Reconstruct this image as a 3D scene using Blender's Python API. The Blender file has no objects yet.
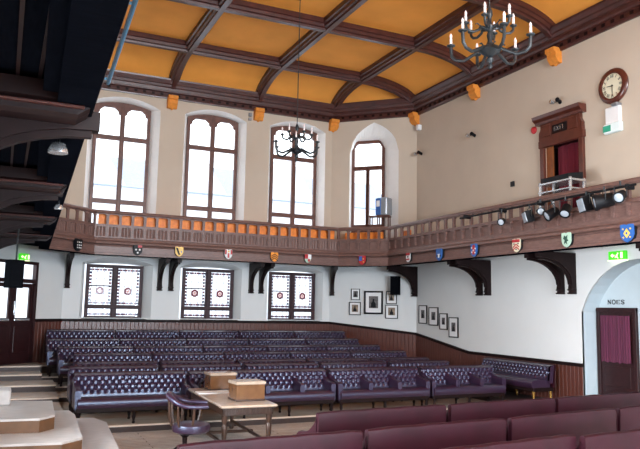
import bpy, bmesh, math, random
from mathutils import Vector, Matrix
PI = math.pi
random.seed(4)
S = bpy.context.scene
C = S.collection

# ------------------------------------------------------------------ materials
def lin(c):
    r = []
    for v in c[:3]:
        v = v / 255.0
        r.append(v / 12.92 if v <= 0.04045 else ((v + 0.055) / 1.055) ** 2.4)
    return (r[0], r[1], r[2], 1.0)

def mat(name, col, rough=0.6, metal=0.0, var=0.12, scale=6.0, stretch=(1, 1, 1), bump=0.0, bscale=40.0, coat=0.0, spec=0.5):
    m = bpy.data.materials.new(name); m.use_nodes = True
    nt = m.node_tree; b = nt.nodes['Principled BSDF']
    tc = nt.nodes.new('ShaderNodeTexCoord'); mp = nt.nodes.new('ShaderNodeMapping')
    mp.inputs['Scale'].default_value = stretch
    nz = nt.nodes.new('ShaderNodeTexNoise'); nz.inputs['Scale'].default_value = scale; nz.inputs['Detail'].default_value = 5
    rp = nt.nodes.new('ShaderNodeValToRGB')
    c = lin(col)
    rp.color_ramp.elements[0].position = 0.3; rp.color_ramp.elements[1].position = 0.7
    rp.color_ramp.elements[0].color = tuple(max(0, v * (1 - var)) for v in c[:3]) + (1,)
    rp.color_ramp.elements[1].color = tuple(min(1, v * (1 + var)) for v in c[:3]) + (1,)
    nt.links.new(tc.outputs['Object'], mp.inputs['Vector']); nt.links.new(mp.outputs['Vector'], nz.inputs['Vector'])
    nt.links.new(nz.outputs['Fac'], rp.inputs['Fac']); nt.links.new(rp.outputs['Color'], b.inputs['Base Color'])
    b.inputs['Roughness'].default_value = rough; b.inputs['Metallic'].default_value = metal
    b.inputs['Specular IOR Level'].default_value = spec
    b.inputs['Coat Weight'].default_value = coat; b.inputs['Coat Roughness'].default_value = 0.15
    if bump > 0:
        n2 = nt.nodes.new('ShaderNodeTexNoise'); n2.inputs['Scale'].default_value = bscale
        bp = nt.nodes.new('ShaderNodeBump'); bp.inputs['Strength'].default_value = bump; bp.inputs['Distance'].default_value = 0.01
        nt.links.new(mp.outputs['Vector'], n2.inputs['Vector']); nt.links.new(n2.outputs['Fac'], bp.inputs['Height'])
        nt.links.new(bp.outputs['Normal'], b.inputs['Normal'])
    return m

def emis(name, col, s):
    m = bpy.data.materials.new(name); m.use_nodes = True
    b = m.node_tree.nodes['Principled BSDF']
    b.inputs['Base Color'].default_value = lin(col); b.inputs['Emission Color'].default_value = lin(col)
    b.inputs['Emission Strength'].default_value = s
    return m

def glass(name, tint=(255, 255, 255), gl=0.012):
    m = bpy.data.materials.new(name); m.use_nodes = True
    nt = m.node_tree; nt.nodes.clear()
    o = nt.nodes.new('ShaderNodeOutputMaterial'); t = nt.nodes.new('ShaderNodeBsdfTransparent')
    g = nt.nodes.new('ShaderNodeBsdfGlossy'); x = nt.nodes.new('ShaderNodeMixShader')
    t.inputs['Color'].default_value = lin(tint); g.inputs['Roughness'].default_value = 0.05
    x.inputs['Fac'].default_value = gl
    nt.links.new(t.outputs[0], x.inputs[1]); nt.links.new(g.outputs[0], x.inputs[2]); nt.links.new(x.outputs[0], o.inputs['Surface'])
    return m

def floor_mat():
    m = bpy.data.materials.new('floorboards'); m.use_nodes = True
    nt = m.node_tree; b = nt.nodes['Principled BSDF']
    tc = nt.nodes.new('ShaderNodeTexCoord'); br = nt.nodes.new('ShaderNodeTexBrick')
    br.inputs['Scale'].default_value = 1.0; br.inputs['Brick Width'].default_value = 2.4; br.inputs['Row Height'].default_value = 0.13
    br.inputs['Mortar Size'].default_value = 0.006
    br.inputs['Color1'].default_value = lin((236, 230, 224)); br.inputs['Color2'].default_value = lin((222, 214, 206))
    br.inputs['Mortar'].default_value = lin((130, 108, 90))
    nt.links.new(tc.outputs['Object'], br.inputs['Vector'])
    nz = nt.nodes.new('ShaderNodeTexNoise'); nz.inputs['Scale'].default_value = 3.0
    mx = nt.nodes.new('ShaderNodeMixRGB'); mx.blend_type = 'MULTIPLY'; mx.inputs['Fac'].default_value = 0.35
    nt.links.new(tc.outputs['Object'], nz.inputs['Vector'])
    nt.links.new(br.outputs['Color'], mx.inputs[1]); nt.links.new(nz.outputs['Fac'], mx.inputs[2])
    nt.links.new(mx.outputs[0], b.inputs['Base Color'])
    b.inputs['Roughness'].default_value = 0.2
    return m

M = dict(
    upper=mat('upper_plaster', (199, 184, 167), 0.85, var=0.03, scale=1.5, spec=0.2),
    lower=mat('lower_plaster', (216, 217, 216), 0.7, var=0.02, scale=1.5, spec=0.3),
    alcove=mat('alcove_shade_tint', (184, 196, 202), 0.7, var=0.02, spec=0.2),  # cooler and darker than the wall: alcove shade put into the colour
    white=mat('white_paint', (240, 238, 235), 0.6, var=0.02),
    ochre=mat('ochre_ceiling', (248, 168, 78), 0.75, var=0.06, scale=1.2, spec=0.2),
    beam=mat('ceiling_oak', (70, 35, 31), 0.36, var=0.25, scale=5, stretch=(1, 1, 1), coat=0.12),
    wood=mat('gallery_oak', (112, 84, 77), 0.42, var=0.22, scale=9, stretch=(1, 1, 4), spec=.45),
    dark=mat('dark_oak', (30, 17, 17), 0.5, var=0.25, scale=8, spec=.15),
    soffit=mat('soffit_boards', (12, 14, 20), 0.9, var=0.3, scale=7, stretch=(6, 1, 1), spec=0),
    frame=mat('window_oak', (98, 62, 52), 0.45, var=0.2, scale=10),
    framed=mat('window_oak_dark', (60, 42, 46), 0.5, var=0.2, scale=10, spec=.2),
    wains=mat('wainscot_oak', (84, 42, 32), 0.42, var=0.2, scale=7, stretch=(6, 6, 0.6), coat=0.15),
    corbel=mat('corbel_ochre', (222, 138, 50), 0.7, var=0.12, scale=12),
    orange=mat('orange_boards', (255, 132, 44), 0.5, var=0.25, scale=9),
    leather=mat('maroon_leather', (46, 15, 36), 0.44, var=0.12, scale=14, bump=0.1, bscale=120, coat=0.25, spec=1.0),
    leatherd=mat('maroon_leather_back', (42, 9, 20), 0.48, var=0.18, scale=5, bump=0.15, bscale=90, spec=0.22),
    legs=mat('bench_leg_oak', (28, 16, 16), 0.5, var=0.2, spec=.12),
    gold=mat('gilt_foot', (150, 112, 52), 0.35, metal=0.7),
    iron=mat('black_iron', (34, 40, 44), 0.4, var=0.2),
    candle=mat('candle_tube', (236, 228, 226), 0.4, var=0.03),
    bulb=mat('bulb_glass', (240, 225, 225), 0.15, var=0.02),
    curtain=mat('maroon_curtain', (106, 18, 38), 0.8, var=0.2, scale=3, stretch=(6, 6, .4)),
    blind=mat('plum_curtain', (80, 20, 50), 0.8, var=0.2, scale=3, stretch=(6, 6, .4)),
    door=mat('door_oak', (42, 19, 21), 0.4, var=0.25, scale=8, spec=.3),
    leaf=mat('door_leaf_oak', (124, 68, 32), 0.4, var=0.2, scale=8),
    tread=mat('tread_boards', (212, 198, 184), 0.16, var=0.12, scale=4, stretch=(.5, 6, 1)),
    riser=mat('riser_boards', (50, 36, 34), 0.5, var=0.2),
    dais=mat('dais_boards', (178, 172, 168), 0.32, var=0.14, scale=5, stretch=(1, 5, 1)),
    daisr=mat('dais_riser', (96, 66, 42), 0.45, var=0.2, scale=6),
    table=mat('table_oak', (176, 156, 138), 0.16, var=0.18, scale=7, stretch=(1, 4, 1)),  # whitish glare on the table top put into this pale colour
    tabled=mat('table_oak_dark', (60, 40, 30), 0.35, var=0.2, scale=9),
    box=mat('despatch_box_oak', (104, 70, 42), 0.22, var=0.18, scale=9),
    paper=mat('paper', (232, 232, 232), 0.7, var=0.02),
    black=mat('black_plastic', (18, 19, 23), 0.5, var=0.1, spec=.25),
    cloth=mat('speaker_cloth', (14, 15, 18), 0.9, var=0.1, spec=0),
    grey=mat('grey_metal', (150, 155, 162), 0.35, metal=0.5, var=0.05),
    silver=mat('silver_metal', (205, 208, 212), 0.25, metal=0.8, var=0.05),
    blue=mat('blue_paint', (44, 96, 168), 0.4, var=0.1),
    pipe=mat('pale_blue_pipe', (70, 125, 160), 0.3, metal=0.3, var=0.05),
    red=mat('red_paint', (178, 34, 42), 0.45, var=0.08),
    yel=mat('gold_paint', (232, 190, 88), 0.4, var=0.08),
    org=mat('orange_paint', (245, 150, 20), 0.4, var=0.05),
    pgreen=mat('pale_green_paint', (176, 206, 186), 0.4, var=0.08),
    dgreen=mat('dark_green_paint', (36, 74, 62), 0.4, var=0.08),
    cream=mat('clock_face', (222, 216, 190), 0.5, var=0.04),
    print_=mat('grey_print', (96, 92, 92), 0.6, var=0.5, scale=18),
    sepia=mat('sepia_print', (140, 122, 104), 0.6, var=0.4, scale=16),
    stone=mat('pale_stone', (214, 216, 220), 0.9, var=0.05),
    slate=mat('slate_roof', (150, 160, 176), 0.8, var=0.1),
    walnut=mat('walnut', (84, 40, 30), 0.3, var=0.2, coat=0.3),
    pane=glass('window_pane'),
    sred=glass('red_glass', (104, 50, 56), 0.01), sblue=glass('blue_glass', (60, 56, 76), 0.01),
    spink=glass('pink_glass', (180, 140, 130), 0.01), lead=mat('lead', (60, 60, 70), 0.5),
    screen=mat('lamp_lens', (170, 180, 190), 0.12, var=0.03),
    exitg=emis('exit_green', (60, 190, 30), .7), exitw=emis('exit_white', (235, 255, 190), 1.1),
    emlamp=emis('emergency_lamp', (225, 238, 238), 0.05),
)
FLOORM = floor_mat()
M['leather'].node_tree.nodes['Principled BSDF'].inputs['Specular Tint'].default_value = (.5, .7, 1.0, 1)  # sheen tinted blue to stand in for cool window light

# ------------------------------------------------------------------ mesh builder
class MB:
    def __init__(s): s.v = []; s.f = []; s.M = Matrix.Identity(4)
    def add(s, vs, fs):
        n = len(s.v); s.v += [tuple(s.M @ Vector(v)) for v in vs]; s.f += [tuple(i + n for i in f) for f in fs]; return s
    def box(s, x0, x1, y0, y1, z0, z1):
        return s.add([(x0, y0, z0), (x1, y0, z0), (x1, y1, z0), (x0, y1, z0), (x0, y0, z1), (x1, y0, z1), (x1, y1, z1), (x0, y1, z1)],
                     [(0, 3, 2, 1), (4, 5, 6, 7), (0, 1, 5, 4), (1, 2, 6, 5), (2, 3, 7, 6), (3, 0, 4, 7)])
    def bbox(s, x0, x1, y0, y1, z0, z1, b=0.01):
        vs = []; fs = []
        for z, i in ((z0, b), (z0 + b, 0), (z1 - b, 0), (z1, b)):
            j = b if i == 0 else b * 1.8
            vs += [(x0 + j, y0 + i, z), (x1 - j, y0 + i, z), (x1 - i, y0 + j, z), (x1 - i, y1 - j, z), (x1 - j, y1 - i, z), (x0 + j, y1 - i, z), (x0 + i, y1 - j, z), (x0 + i, y0 + j, z)]
        for k in range(3):
            for i in range(8): fs.append((k * 8 + i, k * 8 + (i + 1) % 8, (k + 1) * 8 + (i + 1) % 8, (k + 1) * 8 + i))
        fs += [tuple(reversed(range(8))), tuple(range(24, 32))]
        return s.add(vs, fs)
    def prism(s, pts, a, b, axis='z'):
        n = len(pts)
        def P(p, h):
            return (p[0], p[1], h) if axis == 'z' else ((p[0], h, p[1]) if axis == 'y' else (h, p[0], p[1]))
        vs = [P(p, a) for p in pts] + [P(p, b) for p in pts]
        fs = [tuple(reversed(range(n))), tuple(range(n, 2 * n))] + [(i, (i + 1) % n, n + (i + 1) % n, n + i) for i in range(n)]
        return s.add(vs, fs)
    def lathe(s, prof, n=16, cx=0, cy=0):
        vs = []; fs = []
        for r, z in prof:
            for i in range(n):
                a = 2 * PI * i / n; vs.append((cx + r * math.cos(a), cy + r * math.sin(a), z))
        for k in range(len(prof) - 1):
            for i in range(n):
                fs.append((k * n + i, k * n + (i + 1) % n, (k + 1) * n + (i + 1) % n, (k + 1) * n + i))
        fs += [tuple(reversed(range(n))), tuple(range((len(prof) - 1) * n, len(prof) * n))]
        return s.add(vs, fs)
    def tube(s, pts, r, n=8):
        pts = [Vector(p) for p in pts]; rr = r if isinstance(r, (list, tuple)) else [r] * len(pts)
        vs = []; fs = []; up = Vector((0, 0, 1)); 
        for k, p in enumerate(pts):
            t = (pts[min(k + 1, len(pts) - 1)] - pts[max(k - 1, 0)]).normalized()
            ref = up if abs(t.z) < 0.95 else Vector((1, 0, 0))
            if k == 0: a = t.cross(ref).normalized()
            else: a = (a - t * a.dot(t)).normalized()
            b = t.cross(a)
            for i in range(n):
                q = 2 * PI * i / n; vs.append(tuple(p + (a * math.cos(q) + b * math.sin(q)) * rr[k]))
        for k in range(len(pts) - 1):
            for i in range(n): fs.append((k * n + i, k * n + (i + 1) % n, (k + 1) * n + (i + 1) % n, (k + 1) * n + i))
        fs += [tuple(reversed(range(n))), tuple(range((len(pts) - 1) * n, len(pts) * n))]
        return s.add(vs, fs)
    def sweep(s, prof, pts, sides, ups):
        """closed profile (a along side, b along up) carried along pts"""
        n = len(prof); vs = []; fs = []
        for p, sd, u in zip(pts, sides, ups):
            p = Vector(p); sd = Vector(sd); u = Vector(u)
            for a, b in prof: vs.append(tuple(p + sd * a + u * b))
        for k in range(len(pts) - 1):
            for i in range(n): fs.append((k * n + i, k * n + (i + 1) % n, (k + 1) * n + (i + 1) % n, (k + 1) * n + i))
        fs += [tuple(reversed(range(n))), tuple(range((len(pts) - 1) * n, len(pts) * n))]
        return s.add(vs, fs)
    def mesh(s, name, m, smooth=False):
        me = bpy.data.meshes.new(name); me.from_pydata(s.v, [], s.f); me.validate(); me.update()
        bm = bmesh.new(); bm.from_mesh(me); bmesh.ops.recalc_face_normals(bm, faces=bm.faces); bm.to_mesh(me); bm.free()
        if m: me.materials.append(m)
        if smooth:
            me.polygons.foreach_set('use_smooth', [True] * len(me.polygons))
            try: me.set_sharp_from_angle(angle=math.radians(40))
            except Exception: pass
        return me
    def build(s, name, m, parent=None, smooth=False, loc=None, rotz=None):
        return link(name, s.mesh(name, m, smooth), parent, loc, rotz)

def link(name, me, parent=None, loc=None, rotz=None):
    o = bpy.data.objects.new(name, me); C.objects.link(o)
    if parent: o.parent = parent
    if loc: o.location = loc
    if rotz is not None: o.rotation_euler = (0, 0, rotz)
    return o

def thing(name, label, cat, loc=(0, 0, 0), rotz=0, group=None):
    o = bpy.data.objects.new(name, None); C.objects.link(o); o.empty_display_size = 0.1
    o.location = loc; o.rotation_euler = (0, 0, rotz); o['label'] = label; o['category'] = cat
    if group: o['group'] = group
    return o

def tag(o, label, cat, group=None):
    o['label'] = label; o['category'] = cat
    if group: o['group'] = group
    return o

def struct(o): o['kind'] = 'structure'; return o
def sempty(name, loc=(0, 0, 0), rotz=0):
    o = bpy.data.objects.new(name, None); C.objects.link(o); o.location = loc; o.rotation_euler = (0, 0, rotz); return struct(o)

def dup(root, loc, rotz, label, group=None):
    r = root.copy(); C.objects.link(r); r.location = loc; r.rotation_euler = (0, 0, rotz); r['label'] = label
    if group: r['group'] = group
    for ch in list(root.children):
        c = ch.copy(); C.objects.link(c); c.parent = r
        for g in list(ch.children):
            d = g.copy(); C.objects.link(d); d.parent = c
    return r

def face2d(outline, holes, th):
    """flat plate with holes in XY, thickness th about z=0"""
    cu = bpy.data.curves.new('tmp', 'CURVE'); cu.dimensions = '2D'; cu.fill_mode = 'BOTH'; cu.extrude = th / 2
    for pts in [outline] + holes:
        sp = cu.splines.new('POLY'); sp.points.add(len(pts) - 1)
        for p, q in zip(sp.points, pts): p.co = (q[0], q[1], 0, 1)
        sp.use_cyclic_u = True
    ob = bpy.data.objects.new('tmp', cu); C.objects.link(ob)
    dg = bpy.context.evaluated_depsgraph_get(); dg.update()
    me = bpy.data.meshes.new_from_object(ob.evaluated_get(dg))
    vs = [tuple(v.co) for v in me.vertices]; fs = [tuple(p.vertices) for p in me.polygons]
    bpy.data.objects.remove(ob); bpy.data.curves.remove(cu); bpy.data.meshes.remove(me)
    return vs, fs

def plate(mb, outline, holes, th, p0, dx, dn):
    """outline in (s, z): s along dx from p0, thickness along dn, front at 0..th behind"""
    vs, fs = face2d(outline, holes, th)
    p0 = Vector(p0); dx = Vector(dx); dn = Vector(dn)
    mb.add([tuple(p0 + dx * x + Vector((0, 0, 1)) * y + dn * (z + th / 2)) for x, y, z in vs], fs)
    return mb

def seg_arch(x0, x1, z0, z1, rise, n=10):
    """opening outline with segmental arch: springing at z1, crown z1+rise"""
    w = (x1 - x0) / 2; cx = (x0 + x1) / 2; R = (w * w + rise * rise) / (2 * rise); cz = z1 + rise - R
    a0 = math.asin(min(1, w / R)); pts = [(x0, z0)]
    for i in range(n + 1):
        a = -a0 + 2 * a0 * i / n; pts.append((cx + R * math.sin(a), cz + R * math.cos(a)))
    return pts + [(x1, z0)]

def point_arch(x0, x1, z0, z1, top, n=8):
    w = (x1 - x0); h = top - z1; pts = [(x0, z0)]
    g = lambda t: h / .866 * math.sqrt(max(0, 1 - (1 - t / 2) ** 2))
    for i in range(n + 1): pts.append((x0 + w / 2 * i / n, z1 + g(i / n)))
    for i in range(n - 1, -1, -1): pts.append((x1 - w / 2 * i / n, z1 + g(i / n)))
    return pts + [(x1, z0)]

def cut_top(x0, x1, z0, z1, c, n=8):
    pts = [(x0, z0)]
    for i in range(2 * n + 1):
        dx = (x1 - x0) * i / (2 * n); pts.append((x0 + dx, z1 - 1.7 * max(0, c - min(dx, x1 - x0 - dx))))
    return pts + [(x1, z0)]

# ------------------------------------------------------------------ camera
R3 = [[0.907626, -0.068723, -0.414116], [-0.419345, -0.103517, -0.901906], [0.019113, 0.992251, -0.122774]]
cam = bpy.data.cameras.new('camera'); co = bpy.data.objects.new('camera', cam); C.objects.link(co)
mw = Matrix(R3).to_4x4(); mw.translation = Vector((0, 0, 2.3)); co.matrix_world = mw
cam.sensor_width = 36; cam.lens = 683.94 / 640 * 36; cam.clip_start = 0.05; cam.clip_end = 200
S.camera = co

# ------------------------------------------------------------------ dimensions
YB = 21.0; XR = 12.16; YF = -5.6; XL = -0.55
A = (1.56, 21.0); B = (10.05, 21.0); Cc = (12.16, 18.89); D = (12.16, YF); E_ = (XL, YF); F = (XL, 18.89)
ZL = 3.98       # split between lower and upper wall, at gallery deck
ZC = 9.15       # wall top

# ------------------------------------------------------------------ floor
fl = MB(); fl.box(XL - .1, XR + .1, YF - .1, YB + .1, -0.1, 0); struct(fl.build('floor', FLOORM))

# ------------------------------------------------------------------ walls
def reveal(mb, o1, o2, p0, dx, dn, depth):
    p0 = Vector(p0); dx = Vector(dx); dn = Vector(dn); n = len(o1)
    vs = [tuple(p0 + dx * a + Vector((0, 0, b))) for a, b in o1] + [tuple(p0 + dx * a + Vector((0, 0, b)) + dn * depth) for a, b in o2]
    fs = [(i, i + 1, n + i + 1, n + i) for i in range(n - 1)] + [(n - 1, 0, n, 2 * n - 1)]
    return mb.add(vs, fs)

WX = [(1.97, 4.09), (4.86, 6.92), (7.73, 9.79)]      # openings in the window wall
FX = [(2.16, 3.86), (5.03, 6.74), (7.92, 9.62)]      # frames
wlo = MB(); wup = MB(); rvU = MB(); rvL = MB()
lo_holes = []; up_holes = []
for (a, b), (c, d) in zip(WX, FX):
    o1 = seg_arch(a + .08, b - .0, 1.93, 3.52, .2); o2 = seg_arch(c, d, 1.93, 3.50, .04); lo_holes.append(o1)
    reveal(rvL, o1, o2, (0, YB, 0), (1, 0, 0), (0, 1, 0), .36)
    o1 = seg_arch(a, b, 4.6, 8.36, .27); o2 = seg_arch(c, d, 4.6, 8.40, .14); up_holes.append(o1)
    reveal(rvU, o1, o2, (0, YB, 0), (1, 0, 0), (0, 1, 0), .4)
plate(wlo, [(A[0], 0), (B[0], 0), (B[0], ZL), (A[0], ZL)], lo_holes, .05, (0, YB, 0), (1, 0, 0), (0, 1, 0))
plate(wup, [(A[0], ZL), (B[0], ZL), (B[0], ZC), (A[0], ZC)], up_holes, .05, (0, YB, 0), (1, 0, 0), (0, 1, 0))
wb = struct(wup.build('wall_back', M['upper']))
wlo.build('lower_wall', M['lower'], wb); rvU.build('reveal', M['white'], wb); rvL.build('reveal', M['lower'], wb)

q = math.sqrt(.5)
LCH = math.hypot(Cc[0] - B[0], Cc[1] - B[1])
# right corner wall
o1 = point_arch(.64, 2.37, 4.6, 7.62, 8.66); o2 = cut_top(.60, 1.78, 4.6, 8.14, .17)
w = MB(); plate(w, [(0, ZL), (LCH, ZL), (LCH, ZC), (0, ZC)], [o1], .05, (B[0], B[1], 0), (q, -q, 0), (q, q, 0))
wc = struct(w.build('wall_corner_right', M['upper']))
w = MB(); reveal(w, o1, o2, (B[0], B[1], 0), (q, -q, 0), (q, q, 0), .45); w.build('reveal', M['white'], wc)
w = MB(); w.add([(B[0], B[1], 0), (Cc[0], Cc[1], 0), (Cc[0], Cc[1], ZL), (B[0], B[1], ZL)], [(0, 1, 2, 3)]); w.build('lower_wall', M['lower'], wc)
# left corner wall with door
ds0, ds1 = 0.24, 1.88    # door span measured along the corner wall from A-side reversed below
w = MB(); dA = (LCH - (1.56 - .80) / q * 1.0)
# coordinate s from F (left) to A (right): direction (q, q)
sR = (.80 - XL) / q; sL = (-.30 - XL) / q
plate(w, [(0, ZL), (LCH, ZL), (LCH, ZC), (0, ZC)], [], .05, (F[0], F[1], 0), (q, q, 0), (-q, q, 0))
wc2 = struct(w.build('wall_corner_left', M['upper']))
oL1 = seg_arch(sL - .12, sR + .45, 0.70, 3.5, .18); 
w = MB(); plate(w, [(0, 0), (LCH, 0), (LCH, ZL), (0, ZL)], [[(sL, .72), (sL, 3.42), (sR, 3.42), (sR, .72)]], .05, (F[0], F[1], 0), (q, q, 0), (-q, q, 0))
w.build('lower_wall', M['lower'], wc2)
# right wall
NY0, NY1 = 8.66, 11.92          # NOES arch opening along Y
def yw(p): return p
s_of = lambda y: Cc[1] - y      # s from corner towards the camera
arch = seg_arch(s_of(NY1), s_of(NY0), 0, 2.35, 1.14, 18)
w = MB(); plate(w, [(0, 0), (s_of(YF), 0), (s_of(YF), ZL), (0, ZL)], [arch], .05, (XR, Cc[1], 0), (0, -1, 0), (1, 0, 0))
lowR = w
UD0, UD1 = 11.80, 12.94
w = MB(); plate(w, [(0, ZL), (s_of(YF), ZL), (s_of(YF), ZC), (0, ZC)], [[(s_of(UD1), 4.02), (s_of(UD1), 6.45), (s_of(UD0), 6.45), (s_of(UD0), 4.02)]], .05, (XR, Cc[1], 0), (0, -1, 0), (1, 0, 0))
wr = struct(w.build('wall_right', M['upper']))
lowR.build('lower_wall', M['lower'], wr)
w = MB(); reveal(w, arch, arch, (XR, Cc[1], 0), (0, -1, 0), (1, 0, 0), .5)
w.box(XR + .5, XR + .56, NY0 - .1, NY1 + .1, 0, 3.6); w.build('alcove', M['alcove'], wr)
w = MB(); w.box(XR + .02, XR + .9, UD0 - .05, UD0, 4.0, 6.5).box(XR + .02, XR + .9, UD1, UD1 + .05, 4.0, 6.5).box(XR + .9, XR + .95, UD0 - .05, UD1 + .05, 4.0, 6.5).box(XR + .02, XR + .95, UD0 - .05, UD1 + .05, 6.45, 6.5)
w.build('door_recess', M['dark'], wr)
# left and front walls (with the windows that light the room)
LW = [(1.0, 3.2), (4.4, 6.6), (7.8, 10.0), (11.2, 13.4), (14.6, 16.6)]
w = MB(); plate(w, [(0, 0), (F[1] - YF, 0), (F[1] - YF, ZC), (0, ZC)], [[(F[1] - b, 1.2), (F[1] - b, 3.3), (F[1] - a, 3.3), (F[1] - a, 1.2)] for a, b in LW], .05, (F[0], F[1], 0), (0, -1, 0), (-1, 0, 0))
struct(w.build('wall_left', M['lower']))
FW = [(2.0, 4.1), (4.85, 6.95), (7.7, 9.8)]
w = MB(); plate(w, [(XL, 0), (XR, 0), (XR, ZC), (XL, ZC)], [seg_arch(a, b, 1.5, 3.4, .2) for a, b in FW] + [seg_arch(a, b, 4.6, 8.3, .27) for a, b in FW], .05, (0, YF, 0), (1, 0, 0), (0, -1, 0))
struct(w.build('wall_front', M['upper']))

# ------------------------------------------------------------------ windows
WIN = [0]
def light_outline(x0, x1, z0, z1, sh):
    r = sh
    return [(x0, z0), (x0, z1 - r * 1.3), (x0 + r * .35, z1 - r * 1.15), (x0 + r * .45, z1 - r * .6), (x0 + r, z1 - r * .15), (x0 + r * 1.2, z1), (x1 - r * 1.2, z1), (x1 - r, z1 - r * .15), (x1 - r * .45, z1 - r * .6), (x1 - r * .35, z1 - r * 1.15), (x1, z1 - r * 1.3), (x1, z0)]

def upper_window(c, d, cx=None):
    WIN[0] += 1
    r = sempty('window_%d' % WIN[0], ((c + d) / 2, YB + .38, 0)); w = (d - c) / 2
    y0 = .0
    holes = [light_outline(-w + .10, -.07, 7.48, 8.36, .16), light_outline(.07, w - .10, 7.48, 8.36, .16)]
    holes += [[(a, 5.50), (a, 7.34), (b, 7.34), (b, 5.50)] for a, b in ((-w + .10, -.07), (.07, w - .10))]
    holes += [[(a, 4.7), (a, 5.36), (b, 5.36), (b, 4.7)] for a, b in ((-w + .10, -.07), (.07, w - .10))]
    mb = MB(); plate(mb, seg_arch(-w, w, 4.6, 8.40, .14), holes, .1, (0, -.05, 0), (1, 0, 0), (0, 1, 0)); mb.build('window_frame', M['frame'], r)
    mb = MB().bbox(-.05, .05, -.06, .02, 4.6, 8.42, .012); mb.build('mullion', M['frame'], r)
    for z in (5.43, 7.41): MB().bbox(-w + .02, w - .02, -.04, .02, z - .045, z + .045, .012).build('transom', M['frame'], r)
    for a, b in ((-w + .1, -.07), (.07, w - .1)):
        for z0, z1 in ((4.7, 5.36), (5.5, 7.34), (7.48, 8.36)):
            MB().add([(a, .06, z0), (b, .06, z0), (b, .06, z1), (a, .06, z1)], [(0, 1, 2, 3)]).build('pane', M['pane'], r)
    return r
for c, d in FX: upper_window(c, d)

def lower_window(c, d, k):
    WIN[0] += 1
    r = sempty('window_%d' % WIN[0], ((c + d) / 2 + .02, YB + .30, 0)); w = (d - c) / 2 - .02
    L = [(-w + .10, -.085), (.085, w - .10)]
    holes = [[(a, z0), (a, z1), (b, z1), (b, z0)] for a, b in L for z0, z1 in ((1.98, 2.19), (2.31, 3.40))]
    mb = MB(); plate(mb, [(-w, 1.88), (w, 1.88), (w, 3.50), (-w, 3.50)], holes, .1, (0, -.05, 0), (1, 0, 0), (0, 1, 0)); mb.build('window_frame', M['framed'], r)
    MB().bbox(-w + .01, w - .01, -.09, .0, 2.2, 2.3, .012).build('transom', M['framed'], r)
    MB().bbox(-.06, .06, -.075, .0, 1.9, 3.5, .012).build('mullion', M['framed'], r)
    MB().bbox(-w - .1, w + .1, -.30, .05, 1.84, 1.92, .012).build('window_sill', M['framed'], r)
    for gi, (a, b) in enumerate(L):
        for z0, z1 in ((1.98, 2.19), (2.31, 3.40)):
            MB().add([(a, .06, z0), (b, .06, z0), (b, .06, z1), (a, .06, z1)], [(0, 1, 2, 3)]).build('pane', M['pane'], r)
            mr = MB(); mbl = MB(); ld = MB(); n = 0
            sq = .062
            def cell(mm, x, z): mm.add([(x, .05, z), (x + sq, .05, z), (x + sq, .05, z + sq), (x, .05, z + sq)], [(0, 1, 2, 3)])
            nx = 9; step = (b - a - sq) / (nx - 1)
            for i in range(nx):
                for z in ([z0 + .02, z1 - sq - .02] if z0 > 2.2 else [z0 + .02]):
                    cell(mr if i % 2 else mbl, a + step * i, z)
            nz = int((z1 - z0) / .105)
            for i in range(1, nz):
                for x in (a + .01, b - sq - .01): cell(mbl if i % 2 else mr, x, z0 + .02 + (z1 - z0 - sq - .04) * i / nz)
            mr.build('red_border', M['sred'], r); mbl.build('blue_border', M['sblue'], r)
            for x in (a + .07, b - .07): ld.box(x - .006, x + .006, .045, .055, z0, z1)
            for i in range(1, nz, 2): ld.box(a, b, .045, .055, z0 + (z1 - z0) * i / nz - .006, z0 + (z1 - z0) * i / nz + .006)
            for x in (a + (b - a) / 3, a + (b - a) * 2 / 3): ld.box(x - .006, x + .006, .045, .055, z0, z1)
            ld.build('leading', M['lead'], r)
        cx = (a + b) / 2; ro = MB(); n = 20; vs = []; fs = []
        for i in range(n):
            t = 2 * PI * i / n; vs += [(cx + .115 * math.cos(t), .045, 2.72 + .12 * math.sin(t)), (cx + .055 * math.cos(t), .045, 2.72 + .06 * math.sin(t))]
        for i in range(n): fs.append((2 * i, 2 * ((i + 1) % n), 2 * ((i + 1) % n) + 1, 2 * i + 1))
        ro.add(vs, fs).build('roundel', M['sred'], r)
        MB().add([(cx + .05 * math.cos(2 * PI * i / 12), .044, 2.72 + .055 * math.sin(2 * PI * i / 12)) for i in range(12)], [tuple(range(12))]).build('roundel', M['spink'], r)
    MB().box(L[0][0], L[0][1], .02, .05, 2.86, 2.885).build('glazing_bar', M['framed'], r)
for i, (c, d) in enumerate(FX): lower_window(c, d, i)

# corner window (pointed opening)
WIN[0] += 1
r = sempty('window_%d' % WIN[0], (B[0] + q * (1.19) + q * .43, B[1] - q * 1.19 + q * .43, 0), -PI / 4); w = .59
holes = [light_outline(-w + .10, w - .10, 7.24, 8.04, .10), [(-w + .10, 5.2), (-w + .10, 7.10), (-.07, 7.10), (-.07, 5.2)], [(.05, 5.2), (.05, 7.10), (w - .1, 7.10), (w - .1, 5.2)]]
mb = MB(); plate(mb, cut_top(-w, w, 4.6, 8.14, .17), holes, .1, (0, -.05, 0), (1, 0, 0), (0, 1, 0)); mb.build('window_frame', M['frame'], r)
MB().bbox(-w + .02, w - .02, -.05, .02, 7.12, 7.22, .012).build('transom', M['frame'], r)
MB().bbox(-.06, .04, -.05, .02, 4.6, 7.15, .012).build('mullion', M['frame'], r)
MB().add([(-w, .06, 4.7), (w, .06, 4.7), (w, .06, 7.98), (-w, .06, 7.98)], [(0, 1, 2, 3)]).build('pane', M['pane'], r)
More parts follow.
